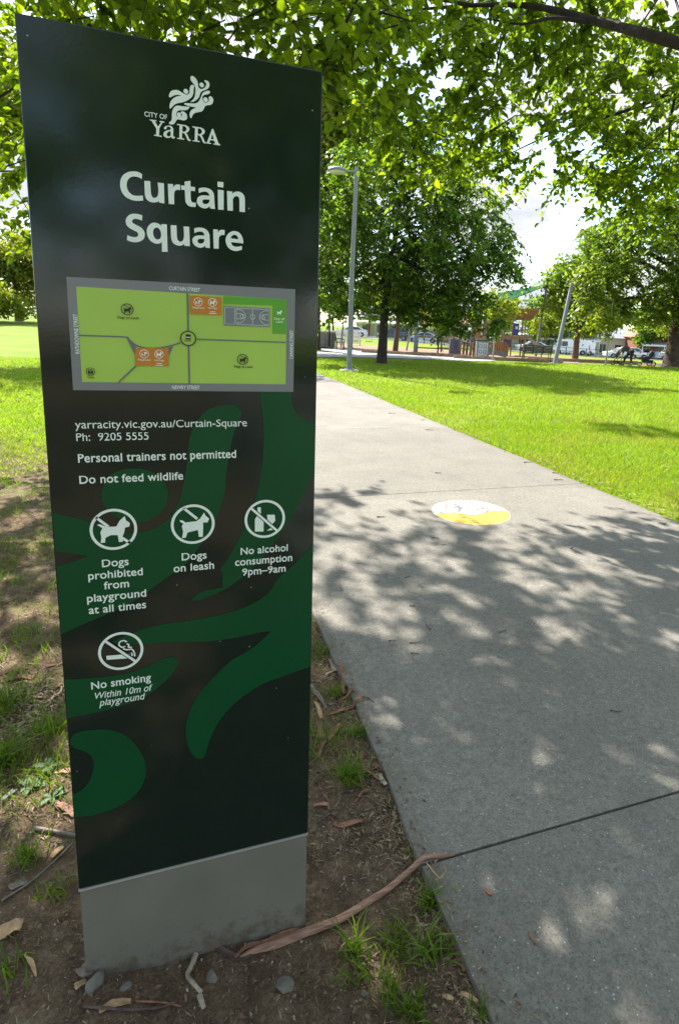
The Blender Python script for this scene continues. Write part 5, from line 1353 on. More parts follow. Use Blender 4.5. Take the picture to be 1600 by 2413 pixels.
MB().tube([(-1.6, -.4, .05), (-.5, 0, .95)], .04, 6).build("brace", M_log, o)
for x, y, rz, L_, h, lab in [(15.4, 34.6, -20, 3.0, 1.05, "pale balance beam on dark uprights in the mulch bed"), (18.2, 37.5, -24, 2.6, .95, "low timber climbing rail behind the purple bin")]:
    o = empty("balance_beam", place(x, y), math.radians(rz), lab, "play beam")
    MB().tube([(-L_ / 2, 0, h), (L_ / 2, 0, h + .02)], .055, 8).build("beam", M_timber, o)
    for k in range(3): MB().tube([(-L_ / 2 + .15 + k * (L_ - .3) / 2, 0, -.1), (-L_ / 2 + .15 + k * (L_ - .3) / 2, 0, h - .03)], .05, 8).build("upright", M_dark, o)
    MB().box(-L_ / 2, L_ / 2, .12, .2, .3, .38).build("low_rail", M_timber, o)
sw = empty("swing_frame", place(11.6, 39.2), math.radians(-16), "dark swing frame with leaning legs behind the dark tree", "swing")
for x in (-1.3, 1.3):
    for y in (-.9, .9): MB().tube([(x * 1.1, y, 0), (x, 0, 2.3)], .04, 6).build("leg", M_post, sw)
MB().tube([(-1.35, 0, 2.3), (1.35, 0, 2.3)], .05, 8).build("crossbar", M_post, sw)
for x in (-.5, .5):
    o = MB().box(x - .22, x + .22, -.09, .09, .45, .49).build("seat", M_blackpl, sw)
    b = MB().tube([(x - .2, 0, .49), (x - .2, 0, 2.27)], .008, 4, False).tube([(x + .2, 0, .49), (x + .2, 0, 2.27)], .008, 4, False); b.build("chain", M_galv, o)

# ---- the person bending over, one continuous body grown round a skeleton
def skinned(name, V, E, rad, m, parent, sub=2, root=0):
    me = bpy.data.meshes.new(name); me.from_pydata(V, E, [])
    o = bpy.data.objects.new(name, me); COL.objects.link(o)
    o.modifiers.new('skin', 'SKIN'); s = o.modifiers.new('sub', 'SUBSURF'); s.levels = sub; s.render_levels = sub
    for i, r in enumerate(rad):
        me.skin_vertices[0].data[i].radius = r if isinstance(r, tuple) else (r, r)
        me.skin_vertices[0].data[i].use_root = (i == root)
    bpy.context.view_layer.update()
    new = bpy.data.meshes.new_from_object(o.evaluated_get(bpy.context.evaluated_depsgraph_get()))
    bpy.data.objects.remove(o)
    return link_mesh(name, new, m, parent, True)
pe = empty("person", place(23.35, 26.5), math.radians(-19.3), "person with long dark hair bending forward over a small toy on the lawn", "person")
# x across the view, y away; hips to the right, head to the left
hipL, hipR = (.33, -.09, .84), (.33, .09, .84)
V = [(.33, 0, .86), (.12, 0, .93), (-.10, 0, .93), (-.27, 0, .86), (-.36, 0, .77), (-.44, 0, .66), (-.47, 0, .58),        # pelvis..head
     hipL, (.24, -.13, .47), (.32, -.14, .08), (.18, -.15, .035),
     hipR, (.02, .13, .46), (-.02, .14, .08), (-.16, .15, .035),
     (-.24, -.19, .84), (-.27, -.21, .57), (-.30, -.17, .33), (-.33, -.15, .25),
     (-.24, .19, .84), (-.28, .21, .58), (-.36, .16, .36), (-.41, .14, .29)]
E = [(0, 1), (1, 2), (2, 3), (3, 4), (4, 5), (5, 6), (0, 7), (7, 8), (8, 9), (9, 10), (0, 11), (11, 12), (12, 13), (13, 14), (3, 15), (15, 16), (16, 17), (17, 18), (3, 19), (19, 20), (20, 21), (21, 22)]
rad = [.135, (.115, .13), (.12, .15), (.10, .13), .055, .085, .075, .10, .068, .042, .035, .10, .068, .042, .035, .052, .038, .028, .024, .052, .038, .028, .024]
body = skinned("body", V, E, rad, M_skin, pe)
def hand(p, d, parent):
    d = Vector(d).normalized(); p = Vector(p); s = d.cross(Vector((0, 1, 0))).normalized() if abs(d.y) < .9 else Vector((1, 0, 0))
    Vh = [p, p + d * .045]; Eh = [(0, 1)]; rh = [(.03, .018), (.036, .016)]
    for k, (off, ln) in enumerate(((-.028, .062), (-.010, .074), (.009, .07), (.027, .055))):
        a = p + d * .06 + Vector((0, off, 0)); i = len(Vh)
        Vh += [a, a + d * ln * .5 + s * .006, a + d * ln + s * .02]; Eh += [(1, i), (i, i + 1), (i + 1, i + 2)]; rh += [.010, .009, .007]
    i = len(Vh); Vh += [p + d * .02 + Vector((0, -.035, 0)) + s * .01, p + d * .055 + Vector((0, -.05, 0)) + s * .025]; Eh += [(0, i), (i, i + 1)]; rh += [.011, .008]
    return skinned("hand", [tuple(v) for v in Vh], Eh, rh, M_skin, parent, 1)
hand((-.335, -.15, .245), (-.2, 0, -1), pe); hand((-.415, .14, .285), (-.3, 0, -1), pe)
skinned("top", [(.20, 0, .905), (.10, 0, .935), (-.10, 0, .935), (-.25, 0, .875), (-.24, -.19, .845), (-.26, -.205, .66), (-.24, .19, .845), (-.27, .205, .66)],
        [(0, 1), (1, 2), (2, 3), (3, 4), (4, 5), (3, 6), (6, 7)], [(.137, .14), (.127, .143), (.132, .163), (.112, .143), .064, .052, .064, .052], M_top, pe)
skinned("leggings", [(.34, 0, .86), (.24, 0, .895), hipL, (.24, -.13, .47), (.31, -.14, .16), hipR, (.02, .13, .46), (-.015, .14, .14)],
        [(0, 1), (0, 2), (2, 3), (3, 4), (0, 5), (5, 6), (6, 7)], [.146, .14, .112, .078, .052, .112, .078, .052], M_legg, pe)
skinned("hair", [(-.40, 0, .76), (-.46, 0, .68), (-.51, 0, .58), (-.52, 0, .48), (-.50, 0, .36)], [(0, 1), (1, 2), (2, 3), (3, 4)], [.085, .105, .10, .075, .03], M_hair, pe)
for x, y in ((.30, -.14), (-.04, .14)): MB().prism([(x + .05, .0), (x + .05, .07), (x - .02, .09), (x - .12, .055), (x - .20, .045), (x - .21, 0)], y - .042, y + .042, 'y').build("shoe", M_shoe, pe, bevel=.012)
b = MB()
for dx in (0,):
    b.lathe([(.001, -.01), (.014, 0), (.001, .012)], (-.53, -.03, .60), 8); b.lathe([(.001, -.01), (.014, 0), (.001, .012)], (-.53, .03, .60), 8)
b.build("eyes", M_stk, pe)
# ---- ride-on toy under the hands
def wheel(parent, c, r, wd, m=M_blackpl, rim=M_chrome):
    ty = MB()
    n = 16; vs = []; fs = []
    for k in range(n):
        a = 2 * PI * k / n
        for (rr, yy) in ((r, -wd / 2), (r, wd / 2), (r * .72, wd / 2), (r * .72, -wd / 2)): vs.append((c[0] + rr * math.cos(a), c[1] + yy, c[2] + rr * math.sin(a)))
    for k in range(n):
        for j in range(4): fs.append((k * 4 + j, k * 4 + (j + 1) % 4, ((k + 1) % n) * 4 + (j + 1) % 4, ((k + 1) % n) * 4 + j))
    o = ty.add(vs, fs, False).build("wheel", m, parent)
    rb = MB()
    for k in range(5):
        a = 2 * PI * k / 5; rb.tube([(c[0], c[1], c[2]), (c[0] + r * .72 * math.cos(a), c[1], c[2] + r * .72 * math.sin(a))], r * .08, 5, False)
    rb.build("rim", rim, o)
    return o
ty = empty("ride_on_toy", place(22.95, 26.62), math.radians(-19.3), "small black wheeled toy on the grass under the person's hands", "toy")
wheel(ty, (-.27, 0, .13), .13, .05); wheel(ty, (.22, -.10, .09), .09, .05); wheel(ty, (.22, .10, .09), .09, .05)
b = MB().tube([(-.27, 0, .13), (-.20, 0, .30), (-.16, 0, .36)], .02, 6).tube([(-.2, 0, .26), (0, 0, .18), (.22, 0, .12)], .03, 6).tube([(.22, -.12, .09), (.22, .12, .09)], .015, 5)
b.build("frame", M_blackpl, ty)
MB().box(-.05, .20, -.08, .08, .19, .25).build("seat", M_blackpl, ty, bevel=.02)
MB().tube([(-.17, -.16, .37), (-.17, .16, .37)], .014, 6).build("handlebar", M_chrome, ty)
# ---- pram
pr = empty("pram", place(25.1, 26.75), math.radians(-19.3), "black pram with a pale blue bag near the massive trunk", "pram")
for x, y, r in ((-.38, 0, .12), (.28, -.27, .15), (.28, .27, .15)): wheel(pr, (x, y, r), r, .05)
b = MB()
for y in (-.25, .25): b.tube([(-.38, y * .2, .14), (-.1, y, .40), (.28, y, .16)], .016, 6).tube([(-.22, y, .30), (.30, y, .85), (.48, y, 1.0)], .016, 6)
b.tube([(.48, -.25, 1.0), (.50, .25, 1.0)], .02, 6); b.build("frame", M_dark, pr)
b = MB().prism([(-.42, .44), (-.36, .36), (.05, .38), (.22, .52), (.30, .86), (.22, .88), (.02, .56), (-.35, .52)], -.22, .22, 'y'); b.build("seat", M_blackpl, pr, bevel=.02)
skinned("hood", [(-.16, -.18, .86), (-.13, 0, .93), (-.16, .18, .86), (.08, 0, .92)], [(0, 1), (1, 2), (1, 3)], [.10, .13, .10, .11], M_blackpl, pr, 2, 1)
MB().box(-.2, .3, -.2, .2, .20, .36).build("basket", M_blackpl, pr, bevel=.02)
MB().prism([(.36, .50), (.56, .50), (.60, .86), (.36, .88)], -.17, .17, 'y').build("bag", M_bluebag, pr, bevel=.03)

# ================================================================ FAR SIDE: CARS, FENCE, HOUSES
def paint(name, c): return mat(name, c, .25, var=.02, coat=.6)
M_cwhite = paint("white_paint", (.74, .75, .76)); M_csilver = paint("silver_paint", (.42, .43, .45)); M_cgrey = paint("dark_paint", (.06, .07, .09)); M_cblue = paint("pale_blue_paint", (.45, .55, .66))
M_win = mat("car_glass", (.018, .022, .026), .08, var=.05, spec=.8)
M_tyre = mat("tyre", (.015, .015, .015), .85, var=.1)
M_rim = mat("alloy_rim", (.45, .45, .46), .3, metal=.7, var=.05)
M_tail = mat("tail_light", (.40, .02, .02), .25, var=.05)
M_headl = mat("head_light", (.75, .77, .78), .15, var=.02)
M_trim = mat("black_trim", (.02, .02, .02), .6, var=.1)

def car(kind, paint_, label, loc, rz, group=None):
    """front towards -x"""
    root = empty("parked_van" if kind == 'van' else "parked_car", loc, rz, label, "van" if kind == 'van' else "car", group)
    if kind == 'van':
        L2, W2 = 2.65, .98
        low = [(-2.65, .35), (-2.62, .95), (-2.42, 1.12), (-1.55, 1.98), (-1.2, 2.12), (2.55, 2.12), (2.65, 1.9), (2.65, .35)]
        win = [[(-2.22, 1.22), (-1.58, 1.84), (-1.30, 1.84), (-1.30, 1.18)], [(-1.2, 1.2), (-1.2, 1.84), (-.45, 1.84), (-.45, 1.2)]]
        wx, wr, nar, belt = (-1.65, 1.75), .34, .10, 1.15
    elif kind == 'suv':
        low = [(-2.2, .35), (-2.22, .85), (-2.05, 1.0), (-1.15, 1.12), (-.55, 1.62), (.2, 1.70), (1.55, 1.66), (2.1, 1.2), (2.22, .95), (2.2, .35)]
        win = [[(-1.0, 1.14), (-.52, 1.54), (.08, 1.60), (.08, 1.14)], [(.16, 1.14), (.16, 1.60), (1.45, 1.56), (1.85, 1.2)]]
        W2 = .92; wx, wr, nar, belt = (-1.35, 1.38), .35, .16, 1.1
    else:
        low = [(-2.25, .32), (-2.28, .68), (-2.1, .84), (-1.15, .98), (-.45, 1.40), (.25, 1.46), (1.0, 1.40), (1.75, 1.05), (2.25, .98), (2.3, .7), (2.28, .32)]
        win = [[(-.98, 1.0), (-.42, 1.33), (.15, 1.38), (.15, 1.0)], [(.22, 1.0), (.22, 1.38), (.95, 1.33), (1.45, 1.03)]]
        W2 = .89; wx, wr, nar, belt = (-1.38, 1.38), .325, .20, .95
    # shell: side profile with wheel arches, narrowing above the belt line
    prof = []
    zb = low[0][1]
    bottom = []
    for c in (wx[1], wx[0]):
        bottom += [(c + (wr + .06) * math.cos(a), max(zb, wr + (wr + .06) * math.sin(a))) for a in np.linspace(math.asin(max(-1, (zb - wr) / (wr + .06))), PI - math.asin(max(-1, (zb - wr) / (wr + .06))), 9)]
    prof = low + bottom
    n = len(prof); vs = []
    def half(z): return W2 - (nar * max(0, (z - belt) / max(p[1] for p in low) * 1.6) if z > belt else 0)
    mx_ = max(p[1] for p in low)
    for s in (-1, 1):
        for (x, z) in prof:
            t = max(0, (z - belt) / (mx_ - belt)); vs.append((x, s * (W2 - nar * t - (.06 if abs(x) > 2.0 else 0)), z))
    tri = tessellate_polygon([[Vector((p[0], p[1], 0)) for p in prof]])
    fs = [tuple(t) for t in tri] + [tuple(i + n for i in t) for t in tri] + [(i, (i + 1) % n, (i + 1) % n + n, i + n) for i in range(n)]
    body = MB().add(vs, fs).build("body", paint_, root, True)
    for s in (-1, 1):
        for q in win:
            def yy(z): return s * (W2 - nar * max(0, (z - belt) / (mx_ - belt)) + .012)
            MB().add([(x, yy(z), z) for x, z in q], [tuple(range(len(q)))]).build("side_window", M_win, body, False)
    # windscreens
    def screen(nm, a, c, off):
        (x0, z0), (x1, z1) = a, c
        w0 = W2 - nar * max(0, (z0 - belt) / (mx_ - belt)) - .09; w1 = W2 - nar * max(0, (z1 - belt) / (mx_ - belt)) - .11
        MB().add([(x0 + off, -w0, z0 + .01), (x0 + off, w0, z0 + .01), (x1 + off, w1, z1 + .01), (x1 + off, -w1, z1 + .01)], [(0, 1, 2, 3)]).build(nm, M_win, body)
    if kind == 'van': screen("windscreen", (-2.36, 1.18), (-1.62, 1.91), -.012)
    elif kind == 'suv': screen("windscreen", (-1.08, 1.18), (-.61, 1.57), -.014); screen("rear_window", (2.04, 1.27), (1.66, 1.6), .014)
    else: screen("windscreen", (-1.07, 1.03), (-.52, 1.36), -.014); screen("rear_window", (1.66, 1.10), (1.1, 1.36), .014)
    xe = 2.66 if kind == 'van' else 2.24
    for s in (-1, 1):
        MB().box(-xe - .012 if kind == 'van' else -2.27, -xe + .16, s * W2 * .86 - .13, s * W2 * .86 + .13, .70, .84).build("headlight", M_headl, root, bevel=.02)
        MB().box(xe - .06, xe + .03, s * W2 * .88 - .09, s * W2 * .88 + .09, .80, 1.0 if kind != 'van' else 1.4).build("tail_light", M_tail, root, bevel=.01)
        MB().box(-1.05 if kind != 'van' else -1.75, -.9 if kind != 'van' else -1.58, s * (W2 + .08) - .08, s * (W2 + .08) + .08, belt - .02, belt + .14).build("mirror", paint_, root, bevel=.02)
        MB().box(-.1, .08, s * W2 - .012, s * W2 + .012, belt - .16, belt - .13).build("door_handle", M_trim, root)
    MB().box(-xe - .02, -xe + .12, -W2 * .8, W2 * .8, .34, .56).build("bumper", M_trim if kind == 'van' else paint_, root, bevel=.03)
    MB().box(xe - .1, xe + .05, -W2 * .8, W2 * .8, .34, .56).build("bumper", M_trim if kind == 'van' else paint_, root, bevel=.03)
    for x in wx:
        for s in (-1, 1):
            y = s * (W2 - .1)
            b = MB(); k = 20; vs = []; fs = []
            for i in range(k):
                a = 2 * PI * i / k
                for rr, dy in ((wr, -.1), (wr, .1), (wr * .66, .11), (wr * .66, -.11)): vs.append((x + rr * math.cos(a), y + dy, wr + rr * math.sin(a)))
            for i in range(k):
                for j in range(4): fs.append((i * 4 + j, i * 4 + (j + 1) % 4, ((i + 1) % k) * 4 + (j + 1) % 4, ((i + 1) % k) * 4 + j))
            wl = b.add(vs, fs).build("wheel", M_tyre, root, True)
            b = MB()
            for i in range(6):
                a = 2 * PI * i / 6; b.tube([(x, y + s * .09, wr), (x + wr * .64 * math.cos(a), y + s * .09, wr + wr * .64 * math.sin(a))], .035, 5)
            b.lathe([(.001, 0), (.06, 0), (.06, .01)], (x, y, wr), 8)
            b.build("rim", M_rim, wl)
    return root
AZ = math.radians(-19.3)
def road(x, y, dz=.015): return (x, y, gzs(x, y) + dz)
car('van', M_cwhite, "white van parked beyond the leaning grey post", road(50.45, 68.67), AZ)
car('sedan', M_cwhite, "white sedan parked behind the bending person", road(56.1, 64.6), AZ)
car('suv', M_cwhite, "white hatchback with red tail lights on the far kerb behind the pram", road(63.4, 70.6), AZ + PI)
car('suv', M_csilver, "silver wagon partly hidden by the massive trunk", road(67.3, 67.1), AZ)
car('sedan', M_cwhite, "white car parked just left of the van", road(46.2, 71.2), AZ)
car('suv', M_cwhite, "white wagon behind the tower slide", road(43.3, 76.8), AZ)
car('sedan', M_cgrey, "dark car seen under the play tower", road(39.4, 73.9), AZ)
car('sedan', M_cblue, "pale blue car seen right of the stout grey post", road(31.6, 76.5), AZ)
car('suv', M_cgrey, "dark wagon seen between the dark tree and the stout post", road(27.6, 77.6), AZ)
car('sedan', M_cwhite, "white car seen left of the dark tree's trunk", road(22.3, 80.5), AZ)
car('van', M_cwhite, "second white van nose-in beside the reddish trunk", road(53.8, 71.5), AZ + .2)

# low dark park fence along the road
a = FW * 75 + RT * (-2); 
fe = empty("park_fence", (0, 0, 0), 0, "low dark rail fence along the street edge of the park", "fence")
b = MB(); r_ = MB()
pts = []
for k in range(19):
    p = FW * 74.5 + RT * (4 + k * 2.6); z = gzs(p.x, p.y); pts.append((p.x, p.y, z))
    MB().tube([(p.x, p.y, z - .1), (p.x, p.y, z + 1.0)], .05, 6).build("fence_post", M_dark, fe)
for h in (.5, .95): 
    MB().tube([(p[0], p[1], p[2] + h) for p in pts], .03, 5).build("rail", M_dark, fe)
wf = empty("picket_fence", place(11.5, 45.0), math.radians(-14), "white picket fence behind the grey bin enclosure", "fence")
b = MB()
for k in range(20): b.box(k * .17 - 1.7, k * .17 - 1.6, -.012, .012, .08, 1.05)
b.build("pickets", M_cwhite, wf)
for z in (.3, .8): MB().box(-1.75, 1.75, .013, .05, z, z + .07).build("rail", M_cwhite, wf)
for x in (-1.6, 0, 1.6): MB().box(x - .05, x + .05, .052, .15, -.1, 1.0).build("fence_post", M_cwhite, wf)

# houses
M_brick = mat("red_brick", (.28, .095, .06), .9, var=.25, scale=30)
M_cream = mat("cream_render", (.62, .59, .52), .85, var=.06)
M_whiter = mat("white_trim", (.74, .74, .72), .6, var=.04)
M_roofg = mat("grey_roof", (.30, .31, .33), .6, var=.12, scale=3)
M_roofr = mat("tiled_roof", (.30, .13, .08), .8, var=.2, scale=6)
M_hwin = mat("house_glass", (.03, .035, .04), .1, var=.1, spec=.8)
def house(label, loc, w_, d_, h, wallm, roofm, seed, verandah=True, rz=AZ, chim=True):
    rr = random.Random(seed)
    root = empty("terrace_house", loc, rz, label, "house")
    wall = MB().box(-w_ / 2, w_ / 2, 0, d_, -.5, h).build("wall", wallm, root)
    e = .35
    ro = MB().add([(-w_ / 2 - e, -e, h), (w_ / 2 + e, -e, h), (w_ / 2 + e, d_ + e, h), (-w_ / 2 - e, d_ + e, h), (-w_ / 2 + 1.6, d_ / 2, h + 1.9), (w_ / 2 - 1.6, d_ / 2, h + 1.9)],
                  [(0, 1, 5, 4), (1, 2, 5), (2, 3, 4, 5), (3, 0, 4), (3, 2, 1, 0)]).build("roof", roofm, root)
    if chim:
        for x in (-w_ / 2 + 1.1,): 
            MB().box(x - .4, x + .4, 1.2, 1.9, h + .15, h + 2.6).build("chimney", M_brick, ro)
    x = -w_ / 2 + 1.0
    while x < w_ / 2 - 1.2:
        win = MB().box(x - .06, x + 1.16, -.06, -.003, .75, 2.35).build("window", M_whiter, root)
        MB().box(x, x + .52, -.075, -.062, .82, 2.28).build("pane", M_hwin, win); MB().box(x + .58, x + 1.10, -.075, -.062, .82, 2.28).build("pane", M_hwin, win)
        x += 2.7
    dr = MB().box(w_ / 2 - 1.15, w_ / 2 - .2, -.06, -.003, 0, 2.2).build("door", M_cgrey, root)
    MB().lathe([(.03, 0), (.03, .06)], (w_ / 2 - 1.0, -.09, 1.0), 8).build("handle", M_rim, dr)
    if verandah:
        v = MB().add([(-w_ / 2, -.36, 2.95), (w_ / 2, -.36, 2.95), (w_ / 2, -2.0, 2.55), (-w_ / 2, -2.0, 2.55), (-w_ / 2, -.36, 2.89), (w_ / 2, -.36, 2.89), (w_ / 2, -2.0, 2.49), (-w_ / 2, -2.0, 2.49)],
                 [(0, 3, 2, 1), (4, 5, 6, 7), (3, 7, 6, 2), (0, 4, 7, 3), (1, 2, 6, 5), (0, 1, 5, 4)]).build("verandah_roof", M_roofg if roofm is not M_roofg else M_whiter, root)
        MB().box(-w_ / 2, w_ / 2, -2.0, -1.94, 2.22, 2.48).build("fascia", M_whiter, root)
        for k in range(4):
            x = -w_ / 2 + .15 + k * (w_ - .3) / 3; MB().tube([(x, -1.92, -.3), (x, -1.92, 2.22)], .07, 8).build("verandah_post", M_whiter, root)
    return root
def hp(s, d): p = FW * d + RT * s; return (p.x, p.y, gzs(p.x, p.y))
house("cream house with white verandah behind the sail post", hp(29.5, 99), 10, 9, 3.6, M_cream, M_roofg, 1)
house("red brick house with white verandah post behind the massive trunk", hp(46.5, 98), 11, 9, 3.6, M_brick, M_roofr, 2)
house("pale house glimpsed behind the street trees right of the van", hp(39.5, 103), 8, 9, 3.4, M_cream, M_roofg, 3, False)
house("cream house glimpsed under the dark tree", hp(9.5, 102), 11, 9, 3.4, M_cream, M_roofr, 4)
house("white house glimpsed right of the dark tree's trunk", hp(20, 102), 9, 9, 3.4, M_whiter, M_roofg, 5)
house("cream house glimpsed left of the lamp pole", hp(-1.5, 104), 10, 9, 3.4, M_cream, M_roofg, 6)
house("small white gabled house far across the left lawn", (-104, 455, gzs(-104, 455)), 9, 9, 3.4, M_whiter, M_roofg, 7, True, math.radians(12))
house("low brick house far across the left lawn", (-92, 460, gzs(-92, 460)), 14, 9, 3.4, M_brick, M_roofg, 8, True, math.radians(9))
# bushes along the far pavement
for i, (s, d, r, lab, lm) in enumerate([(43.8, 90, 1.5, "round yellow-green bush behind the hatchback", LM_lime), (37.5, 96, 1.2, "green shrub in front of the pale house", LM_mid), (24.5, 96, 1.2, "dark shrub by the verandah house", LM_dark)]):
    p = hp(s, d)
    rgb_ = np.random.default_rng(200 + i)
    t = empty("bush", p, 0, lab, "bush")
    C, P = clusters(lobes(rgb_, (0, 0, r * .8), (r, r, r * .9), 8, .55), rgb_, 14, 24, .2)
    V_, F_ = leaf_geom(P, rgb_, .22)
    link_mesh("foliage", np_mesh("foliage", V_, 4, F_), lm, t)
    MB().tube([(0, 0, -.1), (0, 0, r)], [.06, .02], 6).build("stem", M_bark, t)

# ================================================================ BARK, STONES AND TUFTS CLOSE BY
def bark_mat(name, a, c): 
    return mat(name, tuple((x + y) / 2 for x, y in zip(a, c)), .85, var=.42, scale=45, bump=.8, bscale=170, dist=.003)
M_barkpink = bark_mat("bark_pink", (.25, .13, .085), (.37, .20, .14))
def fibrous(m, sc):
    t = m.node_tree; N = t.nodes
    mpn = N.new('ShaderNodeMapping'); mpn.inputs['Scale'].default_value = sc
    tcn = next(n for n in N if n.type == 'TEX_COORD')
    t.links.new(tcn.outputs['Object'], mpn.inputs['Vector'])
    for n in N:
        if n.type == 'TEX_NOISE': t.links.new(mpn.outputs['Vector'], n.inputs['Vector']); n.inputs['Scale'].default_value *= .5
M_barkstrip = mat("bark_strip_fibrous", (.30, .165, .115), .9, var=.55, scale=60, bump=.9, bscale=120, dist=.003)
fibrous(M_barkstrip, (.35, 4.0, 4.0))
M_barkred = bark_mat("bark_red", (.20, .09, .055), (.30, .14, .085))
M_barkgrey = bark_mat("bark_grey", (.17, .14, .12), (.26, .215, .18))
M_barktan = bark_mat("bark_tan", (.38, .24, .12), (.46, .30, .16))
M_barkdk = bark_mat("bark_darkbrown", (.075, .048, .042), (.11, .07, .06))
M_twig = bark_mat("twig_bleached", (.30, .24, .17), (.42, .35, .25))
M_stone = mat("basalt_stone", (.15, .135, .115), .85, var=.25, scale=30, bump=.7, bscale=110, dist=.003)

def ground_at(x, y): return .001 if .61 < x < 3.86 else soil_z(x, y)

def bark(label, pts, wid, m, curl=.5, lift=.006, cat="bark strip", seed=0, name="bark_strip", th=.0022, group=None, bridge=False):
    """curled strip of bark lying along pts=[(x,y)], wid = widths"""
    r = random.Random(seed)
    o = Vector((pts[0][0], pts[0][1], ground_at(*pts[0])))
    line = smooth_line([(p[0], p[1], 0) for p in pts], 6)
    n = len(line); W_ = [float(np.interp(i / (n - 1) * (len(wid) - 1), range(len(wid)), wid)) for i in range(n)]
    K = 8 if curl > .9 else 6; vs = []; wob = .03 if curl > .9 else .12
    gl = [ground_at(q.x, q.y) for q in line]
    if bridge:
        for _ in range(40): gl = [max(gl[k], (gl[max(k - 1, 0)] + gl[min(k + 1, n - 1)]) / 2) for k in range(n)]
    ph = r.uniform(0, 6)
    for i, p in enumerate(line):
        t = (line[min(i + 1, n - 1)] - line[max(i - 1, 0)]).normalized(); s = Vector((-t.y, t.x, 0))
        z = gl[i] + lift + .004 * math.sin(ph + i * .6) * (1 if lift > .004 else 0)
        for k in range(K + 1):
            a = (k / K - .5) * 2; ang = a * curl * 1.4
            rad = W_[i] / 2 / max(curl * 1.4, .2)
            q = p + s * (math.sin(ang) * rad * (1 + wob * math.sin(i * 1.7 + k)))
            zz = z + (1 - math.cos(ang)) * rad * (-1 if curl > 0 and r.random() < 0 else 1) * .9
            vs.append(Vector((q.x, q.y, zz)) - o)
    if curl > .75:      # a rolled quill: turn the curl down so it reads as a rod
        for i in range(n):
            base = max(v.z for v in vs[i * (K + 1):(i + 1) * (K + 1)])
            lowz = min(v.z for v in vs[i * (K + 1):(i + 1) * (K + 1)])
            for k in range(K + 1): vs[i * (K + 1) + k].z = base + lowz - vs[i * (K + 1) + k].z
    m_ = len(vs); vs2 = vs + [v + Vector((0, 0, -th)) for v in vs]; fs = []
    for i in range(n - 1):
        for k in range(K):
            a = i * (K + 1) + k; f = (a, a + K + 1, a + K + 2, a + 1)
            fs.append(f); fs.append(tuple(j + m_ for j in f[::-1]))
    rim_ = [k for k in range(K + 1)] + [i * (K + 1) + K for i in range(1, n)] + [(n - 1) * (K + 1) + k for k in range(K - 1, -1, -1)] + [i * (K + 1) for i in range(n - 2, 0, -1)]
    fs += [(rim_[i], rim_[(i + 1) % len(rim_)], rim_[(i + 1) % len(rim_)] + m_, rim_[i] + m_) for i in range(len(rim_))]
    ob = MB().add(vs2, fs, True).build(name, m, None, True)
    ob.location = o
    return tag(ob, label, cat, group)

def twig(label, pts, r0, r1, m=M_twig, cat="twig", name="twig", lift=.004):
    o = Vector((pts[0][0], pts[0][1], ground_at(*pts[0])))
    L_ = smooth_line([(p[0], p[1], ground_at(*p[:2]) + r0 * .7 + lift) for p in pts], 5)
    n = len(L_); ob = MB().tube([p - o for p in L_], [r0 + (r1 - r0) * i / (n - 1) + r0 * .05 * math.sin(i * 1.1) for i in range(n)], 8).build(name, m)
    ob.location = o
    return tag(ob, label, cat)

# the long strip from the base to the path joint: a rolled quill of bark
bark("long pinkish bark strip lying from the sign base onto the path", [(.087, 1.150), (.13, 1.157), (.18, 1.160), (.257, 1.170), (.328, 1.176), (.391, 1.19), (.474, 1.212), (.548, 1.239), (.614, 1.258), (.661, 1.249), (.701, 1.241)],
     [.007, .025, .033, .033, .030, .027, .0245, .023, .022, .018, .006], M_barkstrip, .98, .003, seed=1, bridge=True)
bark("thin split end of bark under the long pinkish strip", [(.075, 1.148), (.12, 1.168), (.17, 1.172), (.24, 1.180)], [.004, .012, .016, .008], M_barkred, .5, .008, seed=2)
bark("dark curled bark at the foot of the sign's front", [(.023, 1.197), (.05, 1.172), (.08, 1.150), (.118, 1.143)], [.010, .016, .018, .008], M_barkdk, .7, .004, seed=3)
twig("pale forked stick standing out from the middle of the sign base", [(-.012, 1.180), (-.024, 1.155), (-.031, 1.139), (-.014, 1.111), (-.002, 1.094)], .0062, .0042)
twig("short bleached stick end in front of the forked stick", [(-.006, 1.088), (.002, 1.062)], .0062, .0050)
twig("long dark twig along the bottom edge of the photo", [(-.244, 1.122), (-.17, 1.099), (-.123, 1.094), (-.084, 1.090), (-.057, 1.092)], .0035, .002, M_barkdk)
twig("thin brown twig crossing behind the long dark twig", [(-.14, 1.113), (-.084, 1.099), (-.044, 1.078)], .0025, .0015, M_barkred)
bark("orange-brown bark flake beside the long dark twig", [(-.212, 1.106), (-.182, 1.114), (-.150, 1.116)], [.010, .020, .010], M_barktan, .45, .003, seed=4)
twig("long thin twig slanting over the soil left of the sign base", [(-.48, 1.445), (-.426, 1.479), (-.388, 1.522), (-.342, 1.587)], .003, .002, M_barkgrey)
twig("weathered stick touching the left side of the sign", [(-.456, 1.678), (-.411, 1.650), (-.33, 1.608)], .006, .004, M_barkgrey)
bark("pink curled bark against the left edge of the sign", [(-.42, 1.778), (-.397, 1.744), (-.352, 1.690)], [.012, .024, .020], M_barkpink, .6, .006, seed=5)
bark("salmon bark piece above the pink curled bark", [(-.448, 1.92), (-.395, 1.892)], [.018, .022], M_barkpink, .5, .005, seed=6)
bark("grey-brown bark chip on the soil left of the base", [(-.468, 1.472), (-.436, 1.497)], [.020, .026], M_barkgrey, .4, .006, seed=7)
bark("large tan bark plate at the lower left", [(-.470, 1.325), (-.445, 1.348), (-.410, 1.345)], [.030, .042, .026], M_barktan, .35, .008, seed=8)
